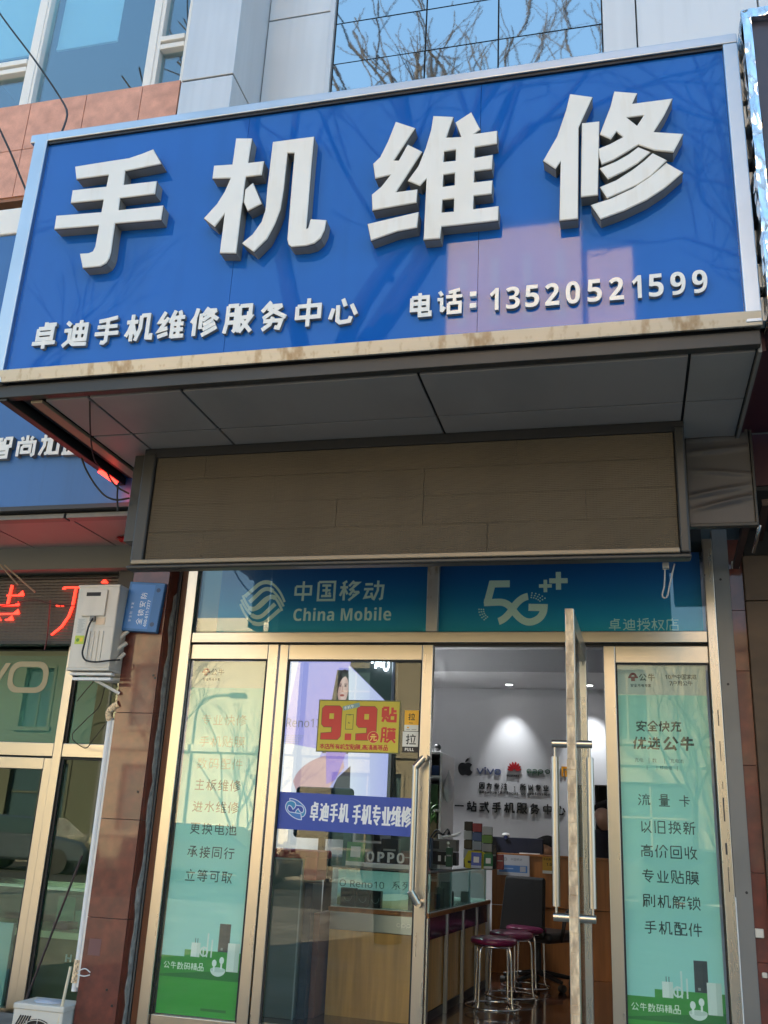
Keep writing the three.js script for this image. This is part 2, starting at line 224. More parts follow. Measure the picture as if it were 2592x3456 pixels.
// ---------------------------------------------------------------- writing: characters as strokes on a 100-unit grid ("xxyy" points, "/" between strokes, NAME@box for a component)
const G = {
  口: '1515 8515 8590 1590 1515', 日: '1808 8208 8295 1895 1808/1850 8250', 木: '0530 9530/5004 5097/4832 3060 0680/5232 7060 9478',
  扌: '0528 9528/5803 5888 4594 2088/0566 9550', 亻: '7003 5030 0552/4536 4597', 纟: '5505 1238 5838/8525 1868 8562/0590 9080',
  讠: '2508 5525/0540 5040 5088 8572', 辶: '1210 2822/0540 2840 2876 0595/2876 4590 9792', 月: '2005 2060 0597/2005 8505 8588 7095/2035 8535/2062 8562',
  贝: '1506 1568/1506 8506 8568/5022 5055 1097/5870 9595', 又: '1016 8516 5560 0897/2028 5065 9497', 忄: '5003 5097/1530 1052/7025 8542',
  禾: '8006 3018/5013 5097/0535 9535/4838 0575/5238 9268', 攵: '3503 0848/2830 9530/7530 5575 1097/3045 5575 9597', 氵: '2008 7025/0538 6055/0597 7062',
  隹: '3503 0545/2230 2297/2228 9528/6005 7022/6030 6090/2250 9050/2270 9070/2292 9692', 由: '1025 9025 9095 1095 1025/5002 5095/1060 9060',
  钅: '4503 0535/3522 9022/1545 8545/1065 9065/5045 5092 8580', 青: '1012 9012/1528 8528/0542 9542/5003 5042/2052 2097/2052 8552 8592 7095/2068 8568/2082 8582',
  手: '8508 5014 1518/5014 5088 4294 3092/1238 8838/0562 9562', 机: '木@0,0,46,99/5510 5555 4096/5510 8210 8288 9790 9775', 维: '纟@0,0,42,99/隹@40,0,99,99',
  修: '亻@0,0,30,99/3522 3575/6003 4230/5514 8814 4246/5520 9746/8045 4562/8858 4578/9572 4297', 卓: '5003 5024/5013 9013/2225 7825 7862 2262 2225/2243 7843/0577 9577/5062 5097',
  迪: '辶@0,0,99,99/由@38,5,95,78', 服: '月@0,0,46,99/5208 5297/5208 9008 9035 7835/5248 9248 5597/6055 9697', 务: '4003 1035/3318 7818 1558/3025 9558/1868 8068 7293 5890/5055 4080 1597',
  中: '1228 8828 8866 1266 1228/5003 5097', 心: '1545 0580/3035 3085 4093 7090 7575/4515 5540/7535 9270', 电: '1520 8520 8568 1568 1520/1544 8544/5003 5090 9590 9575',
  话: '讠@0,0,36,99/8806 4515/3532 9832/6812 6858/4558 9058 9095 4595 4558', 国: '1008 9008 9094 1094 1008/2825 7225/3048 7048/2575 7575/5025 5075/6258 7068',
  移: '禾@0,0,42,99/6805 4530/6015 9015 4850/6525 7535/7045 4872/6858 9558 4597/6568 7580', 动: '0822 4522/0345 4845/2545 0885 4080/3862 4892/5030 9530 9088 7894/7005 7050 5097',
  授: '扌@0,0,36,99/9005 4512/4522 5035/6520 6832/9018 8235/4055 4040 9640 9655/4862 8862 4597/5868 9897', 权: '木@0,0,46,99/又@45,8,99,99', 店: '5003 5015/1018 9518/1018 1060 0397/5525 5555/5540 8540/3058 8858 8895 3095 3058',
  智: '2503 0528/1515 5015/0532 5532/3215 3232 0552/3235 5552/6212 9312 9348 6248 6212/2060 8060 8097 2097 2060/2078 8078', 尚: '5003 5028/2210 3025/7810 6825/1097 1035 9035 9090 7897/3052 7052 7080 3080 3052',
  加: '0528 4828 4588 3092/2505 2555 0597/5822 9322 9390 5890 5822', 盟: '0805 4505 4545 0845 0805/0825 4525/6005 6035 5050/6005 9205 9248/6018 9218/6032 9232/1560 8560 8593/1560 1593/3860 3893/6260 6293/0295 9895',
  吉: '0818 9218/5003 5045/2045 8045/2060 8060 8095 2095 2060', 刀: '1012 9012 8585 6593/4512 3560 0597', 金: '5003 0540/5003 9540/2842 7242/1560 8560/5042 5090/2868 3582/7268 6582/0592 9592',
  锁: '钅@0,0,40,99/6803 6825/4808 5522/9008 8022/4828 4870/4828 9328 9370/7038 6570 4097/7268 9697', 安: '5003 5014/0836 0818 9218 9236/4526 2562 8597/7045 5575 1097/0550 9550',
  防: '0808 0897/0808 3508 2040 3560 3075 2075/6503 7015/4225 9825/6025 5565 3897/6050 9050 8590 7095', 因: '1008 9008 9094 1094 1008/2535 7535/5020 4560 2282/5245 7882',
  为: '2508 3522/0530 8530 8088 6592/4803 4540 0897/5548 6865', 专: '1518 8518/0538 9538/4503 2858 7858 5580/3070 6597', 注: '氵@0,0,32,99/6503 7215/4025 9525/4555 9055/6725 6792/3592 9992',
  所: '4505 1012/1012 1050 0397/1028 4228 4250 1050/9005 5815/5815 5855 4597/5840 9840/8040 8097', 以: '2012 2085 4568/4520 5542/8508 8045 3597/6565 9297',
  业: '3508 3590/6508 6590/1230 2570/9028 7570/0592 9592', 一: '0550 9550', 站: '2505 3015/0525 4525/1235 1870/3835 3270/0380 4872/7005 7050/7028 9828/5252 9252 9292 5292 5252',
  式: '0525 9525/6003 6550 9595 9780/7805 8815/1050 5050/3050 3085/0590 5582', 主: '4503 5515/1222 8822/1855 8255/5022 5092/0592 9592', 板: '木@0,0,42,99/9005 5015/5015 5050 4097/5035 8835 4597/5845 9597',
  进: '辶@0,0,99,99/4030 9530/3555 9755/5510 5055 4080/8010 8080', 水: '5003 5090 3890/0832 3832 0880/8825 5850/5235 9585', 更: '0510 9510/1825 8225 8260 1860 1825/1842 8242/5010 4570 0897/2565 9597',
  换: '扌@0,0,36,99/5803 4030/5515 8215 7030/4830 9030 9060/4830 4860/3560 9960/6838 6565 3897/6865 9697', 池: '氵@0,0,30,99/3038 8828 8862 7562/6005 6070/4015 4088 9588 9572',
  承: '2008 7508 5022/5022 5090 3590/3540 6540/3555 6555/2570 7570/0535 2535 0580/8530 6848/5535 9585', 接: '扌@0,0,36,99/6503 7012/4018 9618/5025 5538/8025 7538/3842 9842/5842 4870 9095/8058 7078 4097/3560 9960',
  同: '1097 1008 9008 9090 7895/2828 7228/3048 6848 6878 3078 3048', 行: '3003 0530/3530 0560/2248 2297/4515 9515/4042 9842/7242 7290 5590', 立: '4503 5518/0828 9228/2840 3880/7238 6080/0592 9592',
  等: '2003 0525/1512 4512/2815 3525/6503 5225/6012 9512/7215 8025/1535 8535/5025 5048/0548 9548/0568 9568/7050 7092 5292/2875 4088', 可: '0512 9512/1832 5532 5568 1868 1832/7812 7890 5592',
  取: '0310 5010/1210 1275/4010 4097/1230 4030/1250 4050/0380 5070/5522 9222 5597/5840 9597', 公: '3508 0548/6208 9548/4840 2085 7880/6862 8895', 牛: '3005 1240/2525 8525/0555 9555/5003 5097',
  数: '2503 2550/0525 4825/1008 1520/4008 3520/2330 0548/2830 4845/2050 1080 4595/4060 2588 0597/0362 4862/攵@48,0,99,99', 码: '0312 4212/2212 0560/1242 1290/1242 3842 3888 1288/5012 8812 8555/5512 5055 9555 9088 7890/4575 8275',
  精: '2203 2297/0542 4242/0812 1530/3812 3030/2045 0580/2545 4275/青@44,0,99,99', 清: '氵@0,0,30,99/青@34,0,99,99', 品: '口@20,-8,80,48/口@0,45,48,99/口@52,45,99,99',
  全: '5003 0548/5003 9548/2550 7550/2070 8070/5050 5092/0892 9292', 快: '忄@0,0,32,99/3828 8828 8858/3258 9858/6503 6258 3297/6560 9897', 充: '5003 5015/0518 9518/4520 2545 8042/7030 8550/3552 3075 0897/6550 6590 9590 9575',
  优: '亻@0,0,32,99/3530 9830/6003 5860 3597/7030 7088 9588 9572/8008 9020', 选: '辶@0,0,99,99/5505 4225/4822 9522/7003 7042/3842 9842/5842 5265 4080/7542 7572 9572 9560',
  流: '氵@0,0,32,99/6503 7012/3520 9820/6020 4540 9038/8028 9245/4850 4575 3597/6650 6695/8550 8588 9888 9875', 量: '2505 7505 7535 2535 2505/2520 7520/0545 9545/2555 7555 7575 2575 2555/2565 7565/5055 5095/2085 8085/0597 9597',
  卡: '5003 5045/5022 8222/0545 9545/5045 5097/5560 8275', 旧: '1005 1097/日@20,0,99,99', 新: '2503 3010/0515 4815/1220 1832/4020 3332/0535 4835/0552 4852/2535 2592 1588/2055 0580/3060 4575/9005 5815/5815 5855 4897/5840 9840/8040 8097',
  高: '5003 5015/0518 9518/2826 7226 7240 2840 2826/1097 1052 9052 9090 7895/3065 7065 7085 3085 3065', 价: '亻@0,0,32,99/6503 3540/6503 9840/5048 5075 3597/8045 8097', 回: '1008 9008 9094 1094 1008/3235 6835 6868 3268 3235',
  收: '0815 0868 2865/3205 3297/攵@42,0,99,99', 贴: '贝@0,0,46,99/7003 7050/7028 9828/5252 9252 9292 5292 5252', 膜: '月@0,0,36,99/4012 9812/5503 5522/8203 8222/4830 9030 9055 4855 4830/4842 9042/3868 9868/7055 6575 3897/7070 9697',
  刷: '0808 5208 5230 0830/0808 0855 0397/3038 3097/1590 1550 4850 4885/6820 6872/9005 9090 7892', 解: '2203 0530/1815 4215 3528/1030 1065 0397/1030 4530 4590 3592/1048 4548/1065 4565/2830 2890/5210 9510 9235 8035/7212 5040/6048 5065/5555 9555/5075 9875/7548 7597',
  配: '0508 5208/1025 4825 4892 1092 1025/2208 2245/3608 3645 4845/1070 4870/5812 9212 9245/5845 9245/5845 5890 9690 9675', 件: '亻@0,0,32,99/5008 3848/4528 9528/3558 9958/6803 6897', 户: '5003 5515/1822 8822 8850 1850/1822 1855 0597',
  家: '5003 5012/0830 0816 9216 9230/2530 7530/5532 2050/4042 5570 5090 4090/4852 1570/5265 1090/8045 5562/6058 9590', 庭: '5003 5012/1015 9515/1015 1060 0397/2530 4030 2855 4055 2585/2865 5090 9592/8825 5532/7030 7072/5050 9550/5272 9572',
  用: '1808 1860 0597/1808 8508 8590 7095/1835 8535/1860 8560/5008 5097', 元: '2515 7515/0540 9540/3540 3070 0597/6240 6290 9590 9575', 拉: '扌@0,0,36,99/6503 7018/4022 9622/5232 5880/8830 7882/3592 9992',
  系: '8005 2015/4515 2535 6032/6528 2055 8052/6045 8065/5055 5092 3892/3062 1085/6862 9085', 列: '0510 5510/3010 0550/2232 5032 4065 0897/1848 3562/6820 6870/9005 9090 7592', 本: '0525 9525/5003 5097/4828 0575/5228 9575/2872 7272',
  有: '0520 9520/4503 3045 0565/3842 3897/3842 8542 8590 7095/3860 8560/3875 8575', 型: '0810 5510/0530 5830/2210 2030 0850/4210 4250/6808 6842/9003 9050/2068 8068/5055 5092/0592 9592',
};
function strokes(key, x0 = 0, y0 = 0, x1 = 99, y1 = 99) {
  const out = [];
  for (const item of G[key].split('/')) {
    const at = item.indexOf('@');
    if (at > 0) { const [a, b, c, d] = item.slice(at + 1).split(',').map(Number), f = (v, lo, hi) => lo + (v / 99) * (hi - lo); out.push(...strokes(item.slice(0, at), f(a, x0, x1), f(b, y0, y1), f(c, x0, x1), f(d, y0, y1))); continue; }
    out.push(item.split(' ').map((s) => [x0 + (Number(s.slice(0, 2)) / 99) * (x1 - x0), y0 + (Number(s.slice(2)) / 99) * (y1 - y0)]));
  }
  return out;
}
// writes a line of text whose cells start at x, y (top left); size in pixels, pen as a share of the size
function write(c, text, x, y, size, { color = '#000', pen = 0.1, pitch = 1.08, wide = 1, latin = 0.62, bold = true, slant = 0 } = {}) {
  c.save(); c.strokeStyle = c.fillStyle = color; c.lineJoin = 'miter'; c.miterLimit = 3; c.lineCap = 'butt';
  for (const ch of text) {
    if (G[ch]) {
      c.lineWidth = size * pen;
      for (const s of strokes(ch)) { c.beginPath(); s.forEach(([a, b], i) => { const X = x + ((a + slant * (50 - b)) / 100) * size * wide, Y = y + (b / 100) * size; i ? c.lineTo(X, Y) : c.moveTo(X, Y); }); c.stroke(); }
      x += size * pitch * wide;
    } else if (ch === ' ') x += size * 0.45 * wide;
    else {
      c.font = (bold ? 'bold ' : '') + Math.round(size * 1.18) + 'px sans-serif'; c.textBaseline = 'alphabetic';
      c.save(); c.translate(x, y + size * 0.93); c.scale(wide * (latin / 0.62), 1); c.fillText(ch, 0, 0); const w = c.measureText(ch).width; c.restore();
      x += w * wide * (latin / 0.62) * (pitch / 1.08);
    }
  }
  c.restore(); return x;
}
// outlines of what a canvas shows: marching squares over its alpha, thinned; [[outer, hole...], ...] with y up, in canvas pixels
function trace(c) {
  const w = c.width, h = c.height, a = c.getContext('2d').getImageData(0, 0, w, h).data, at = (x, y) => (x < 0 || y < 0 || x >= w || y >= h ? 0 : a[(y * w + x) * 4 + 3]) - 127.5;
  const next = new Map(), pt = new Map(), key = (x, y, e) => (y * (w + 2) + x) * 2 + e;
  const edge = (x, y, side) => {
    const [ax, ay, bx_, by, k] = side === 0 ? [x, y, x + 1, y, key(x + 1, y + 1, 0)] : side === 1 ? [x + 1, y, x + 1, y + 1, key(x + 2, y + 1, 1)] : side === 2 ? [x, y + 1, x + 1, y + 1, key(x + 1, y + 2, 0)] : [x, y, x, y + 1, key(x + 1, y + 1, 1)];
    if (!pt.has(k)) { const p = at(ax, ay), q = at(bx_, by), t = p / (p - q); pt.set(k, [ax + (bx_ - ax) * t, -(ay + (by - ay) * t)]); }
    return k;
  };
  const cases = { 1: [[3, 2]], 2: [[2, 1]], 3: [[3, 1]], 4: [[1, 0]], 5: [[3, 2], [1, 0]], 6: [[2, 0]], 7: [[3, 0]], 8: [[0, 3]], 9: [[0, 2]], 10: [[0, 3], [2, 1]], 11: [[0, 1]], 12: [[1, 3]], 13: [[1, 2]], 14: [[2, 3]] };
  for (let y = -1; y < h; y++) for (let x = -1; x < w; x++) {
    const n = (at(x, y) > 0 ? 8 : 0) + (at(x + 1, y) > 0 ? 4 : 0) + (at(x + 1, y + 1) > 0 ? 2 : 0) + (at(x, y + 1) > 0 ? 1 : 0);
    for (const [s, e] of cases[n] ?? []) next.set(edge(x, y, s), edge(x, y, e));
  }
  const rings = [];
  while (next.size) {
    const k0 = next.keys().next().value, ring = []; let k = k0;
    while (next.has(k)) { ring.push(pt.get(k)); const n = next.get(k); next.delete(k); k = n; }
    if (ring.length > 6) rings.push(thin(ring, 0.32));
  }
  const area = (r) => r.reduce((s, p, i) => { const q = r[(i + 1) % r.length]; return s + p[0] * q[1] - q[0] * p[1]; }, 0) / 2;
  const sgn = Math.sign(area(rings.reduce((m, r) => (Math.abs(area(r)) > Math.abs(area(m)) ? r : m), rings[0])));
  const outer = rings.filter((r) => area(r) * sgn > 0.5).map((r) => [r]), inside = (p, r) => { let o = false; for (let i = 0, j = r.length - 1; i < r.length; j = i++) if ((r[i][1] > p[1]) !== (r[j][1] > p[1]) && p[0] < ((r[j][0] - r[i][0]) * (p[1] - r[i][1])) / (r[j][1] - r[i][1]) + r[i][0]) o = !o; return o; };
  for (const r of rings.filter((q) => area(q) * sgn < -0.5)) { const o = outer.find((q) => inside(r[0], q[0])); if (o) o.push(r); }
  return outer;
}
function thin(ring, tol) {
  const far = ring.reduce((m, p, i) => ((p[0] - ring[0][0]) ** 2 + (p[1] - ring[0][1]) ** 2 > m[0] ? [(p[0] - ring[0][0]) ** 2 + (p[1] - ring[0][1]) ** 2, i] : m), [0, 0])[1];
  const rdp = (p) => {
    if (p.length < 3) return p; const [a, b] = [p[0], p[p.length - 1]], dx = b[0] - a[0], dy = b[1] - a[1], L = Math.hypot(dx, dy) || 1e-9; let m = 0, at = 0;
    for (let i = 1; i < p.length - 1; i++) { const d = Math.abs((p[i][0] - a[0]) * dy - (p[i][1] - a[1]) * dx) / L; if (d > m) { m = d; at = i; } }
    return m < tol ? [a, b] : [...rdp(p.slice(0, at + 1)).slice(0, -1), ...rdp(p.slice(at))];
  };
  return [...rdp(ring.slice(0, far + 1)).slice(0, -1), ...rdp([...ring.slice(far), ring[0]]).slice(0, -1)];
}
const solids = new Map();
// one character as a solid: width w, height h (metres) centred at x, y, its back at z
function solidChar(ch, w, h, depth, x, y, z, opt = {}) {
  const id = ch + JSON.stringify(opt);
  if (!solids.has(id)) { const c = document.createElement('canvas'); c.width = c.height = 150; write(c.getContext('2d'), ch, G[ch] ? 20 : opt.ox ?? 38, G[ch] ? 20 : 22, G[ch] ? 110 : 105, opt); solids.set(id, trace(c)); }
  const all = solids.get(id), xs = all.flat(2).map((p) => p[0]), ys = all.flat(2).map((p) => p[1]), x0 = Math.min(...xs), x1 = Math.max(...xs), y0 = Math.min(...ys), y1 = Math.max(...ys);
  const kx = G[ch] ? w / 110 : w / (x1 - x0), ky = G[ch] ? h / 110 : h / (y1 - y0), cx = G[ch] ? 75 : (x0 + x1) / 2, cy = G[ch] ? -75 : (y0 + y1) / 2;
  const g = ext(all.map((rs) => rs.map((r) => r.map((p) => [(p[0] - cx) * kx + x, (p[1] - cy) * ky + y]))), depth); g.translate(0, 0, z); return g;
}
// any drawing as a solid, its canvas spread over x0..x1, y0..y1
function solidDraw(n, m, draw, x0, x1, y0, y1, depth, z) {
  const c = document.createElement('canvas'); c.width = n; c.height = m; draw(c.getContext('2d'), n, m);
  const g = ext(trace(c).map((rs) => rs.map((r) => r.map((p) => [x0 + (p[0] / n) * (x1 - x0), y1 + (p[1] / m) * (y1 - y0)]))), depth); g.translate(0, 0, z); return g;
}

// ---------------------------------------------------------------- ground and street
{
  const g = new THREE.PlaneGeometry(500, 500); g.rotateX(-Math.PI / 2); struct('ground', metric(g), M.asphalt);
  struct('pavement', bx(-40, 40, 0.004, 0.15, 0.9, 12), M.paving);
  struct('pavement', bx(-60, 60, 0.004, 0.15, 24, 29), M.paving);
  struct('step', [bx(-6, 6, 0.15, 0.28, 0.55, 0.9), bx(-6, 6, 0.15, FLOOR, -0.2, 0.55)], M.paving);
}

// ---------------------------------------------------------------- shop room (walls with thickness)
struct('shop_floor', bx(-1.95, 1.62, 0.2, FLOOR, -4.8, -0.2), M.floor);
struct('shop_wall', bx(-2.05, 0.68, FLOOR, 3.4, -4.95, -4.8), M.plaster);
struct('shop_wall', [bx(0.68, 1.45, 2.0, 3.4, -4.95, -4.8), bx(1.45, 1.62, FLOOR, 3.4, -4.95, -0.25)], M.plaster);
struct('shop_wall', bx(-1.90, -1.80, FLOOR, 3.4, -4.8, -0.2), M.plaster);
struct('back_room', [bx(0.6, 1.6, FLOOR, 3.0, -6.4, -6.3), bx(0.58, 0.68, FLOOR, 3.0, -6.3, -4.95), bx(1.45, 1.55, FLOOR, 3.0, -6.3, -4.95), bx(0.58, 1.6, 3.0, 3.1, -6.4, -4.95)], M.roomdark);
// ceiling: a lower rim round a raised tray
struct('ceiling', [bx(-1.95, 1.45, 3.13, 3.25, -4.8, -0.1), bx(-1.95, 1.45, 2.92, 2.98, -4.8, -3.75), bx(-1.95, -0.82, 2.92, 2.98, -3.75, -0.15), bx(1.2, 1.45, 2.92, 2.98, -3.75, -0.15), bx(-0.82, 1.2, 2.92, 2.98, -0.5, -0.15),
  bx(-0.82, 1.2, 2.98, 3.13, -3.77, -3.75), bx(-0.84, -0.82, 2.98, 3.13, -3.75, -0.5)], M.ceiling);

// ---------------------------------------------------------------- the building above: metal cladding, stone, windows, glass bay
{
  const b = thing('office_building', 'office building above the shops with grey metal cladding, red stone and blue glass', 'building', [0, 0, 0]);
  mesh('core_wall', [bx(-5.2, 3.2, 2.95, 5.2, -0.6, -0.12), bx(-5.2, 3.2, 5.2, 11, -10, -3.4), bx(-5.2, 3.2, 10.6, 11, -3.4, 0.2), bx(3.1, 3.2, 0, 11, -10, 0), bx(-5.3, -5.2, 0, 11, -10, 0.2), bx(-5.2, 3.2, 5.2, 5.35, -3.4, -0.1), bx(-5.2, 3.2, 3.45, 5.2, -10, -5.2)], M.roomdark, b);
  // pier: front faces and the right flank are separate sheets with dark joints
  const py = [[3.7, 6.164], [6.176, 8.35], [8.362, 10.6]];
  for (const [a, c] of py) { const p = mesh('metal_panel', bx(-1.757, -1.383, a, c, -0.05, 0.45, 0.006), M.alu, b); }
  mesh('joint', bx(-1.75, -1.39, 3.7, 10.6, -0.05, 0.438), M.dark, b);
  for (const [a, c] of [[3.7, 7.064], [7.076, 10.6]]) mesh('metal_panel', bx(-1.378, -0.905, a, c, -0.08, 0, 0.004), M.alu2, b);
  mesh('metal_panel', bx(-0.905, -0.87, 3.7, 10.6, -0.10, 0.004), M.alu, b);
  for (const [x0, x1] of [[1.004, 1.212], [1.221, 1.955], [1.964, 2.7]]) mesh('metal_panel', bx(x0, x1, 3.7, 10.6, -0.08, 0.012, 0.005), M.alu2, b);
  mesh('joint', bx(-1.39, 3.1, 3.7, 10.6, -0.12, -0.045), M.dark, b);
  // glass bay: each pane sits a hair out of true
  const gx = [-0.862, -0.195, 0.312, 1.0], gy = [5.12, 5.49, 5.86, 6.228, 6.595, 6.962, 7.33, 7.7, 8.07, 8.44];
  for (let i = 0; i < 3; i++) for (let j = 0; j < gy.length - 1; j++) {
    const g = new THREE.BoxGeometry(gx[i + 1] - gx[i] - 0.011, gy[j + 1] - gy[j] - 0.011, 0.012); metric(g);
    const p = mesh('glass_pane', g, M.mirrorglass, b); p.position.set((gx[i] + gx[i + 1]) / 2, (gy[j] + gy[j + 1]) / 2, -0.03 + rr(-0.001, 0.001)); p.rotation.set(rr(-0.006, 0.006), rr(-0.006, 0.006), 0);
  }
  mesh('joint', bx(-0.87, 1.004, 5.0, 8.5, -0.07, -0.04), M.dark, b);
  // red stone band under the windows, tile by tile
  const sx = [-4.8, -3.94, -3.485, -3.03, -2.58, -2.14, -1.852], sy = [5.53, 5.932, 6.342];
  for (let i = 0; i < sx.length - 1; i++) for (let j = 0; j < 2; j++) mesh('stone_tile', bx(sx[i] + 0.0025, sx[i + 1] - 0.0025, sy[j] + 0.0025, sy[j + 1] - 0.0025, 0.2, 0.3 + rr(-0.001, 0.001), 0.002), M.stone, b);
  mesh('stone_backing', bx(-4.8, -1.86, 5.50, 6.335, -0.1, 0.292), M.darkwood, b);
  mesh('recess_wall', bx(-4.8, -1.76, 3.7, 5.5, -0.12, -0.04), M.alu, b);
  // windows: white frames, pale blinds, dark room behind
  const win = (x0, x1, y0, y1, bars, blind) => {
    const f = mesh('window', [bx(x0, x0 + 0.045, y0, y1, 0.16, 0.25, 0.006), bx(x1 - 0.045, x1, y0, y1, 0.16, 0.25, 0.006), bx(x0 + 0.045, x1 - 0.045, y0, y0 + 0.012, 0.16, 0.249, 0.004), bx(x0 + 0.045, x1 - 0.045, y1 - 0.045, y1, 0.16, 0.249, 0.004),
      ...bars.flatMap((y) => [bx(x0 + 0.045, x1 - 0.045, y, y + 0.045, 0.16, 0.252, 0.006), bx(x0 + 0.045, x1 - 0.045, y + 0.062, y + 0.108, 0.17, 0.262, 0.006), bx(x0 + 0.04, x1 - 0.04, y + 0.045, y + 0.062, 0.17, 0.22)])], M.pvc, b);
    mesh('pane', bx(x0 + 0.04, x1 - 0.04, y0, y1 - 0.04, 0.196, 0.204), M.winglass, f);
    if (blind) mesh('blind', [bx(blind[0], blind[1], blind[2], y1 - 0.03, 0.12, 0.124), bx(blind[0], blind[1], blind[2] - 0.012, blind[2] + 0.012, 0.114, 0.13)], M.blind, f);
  };
  M.winglass = P({ color: lin(0.72, 0.88, 0.94), roughness: 0.0, transmission: 1, thickness: 0, ior: 2.1 });
  win(-3.95, -3.135, 6.345, 8.2, [6.705], [-3.9, -3.18, 7.0]);
  win(-3.125, -2.14, 6.345, 8.2, [], [-3.05, -2.535, 7.0]);
  win(-2.13, -1.852, 6.345, 8.2, [6.70]);
  for (const x of [-3.14, -2.155]) mesh('window_post', bx(x, x + 0.04, 6.345, 8.2, 0.15, 0.258, 0.006), M.pvc, b);
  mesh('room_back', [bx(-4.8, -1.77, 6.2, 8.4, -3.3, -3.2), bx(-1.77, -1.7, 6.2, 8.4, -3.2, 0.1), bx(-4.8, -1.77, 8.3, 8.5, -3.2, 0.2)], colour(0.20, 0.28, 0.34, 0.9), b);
  mesh('upper_wall', [bx(-4.8, -1.757, 8.2, 10.6, -0.1, 0.3), bx(-0.87, 1.004, 8.5, 10.6, -0.1, 0.0)], M.alu2, b);
}

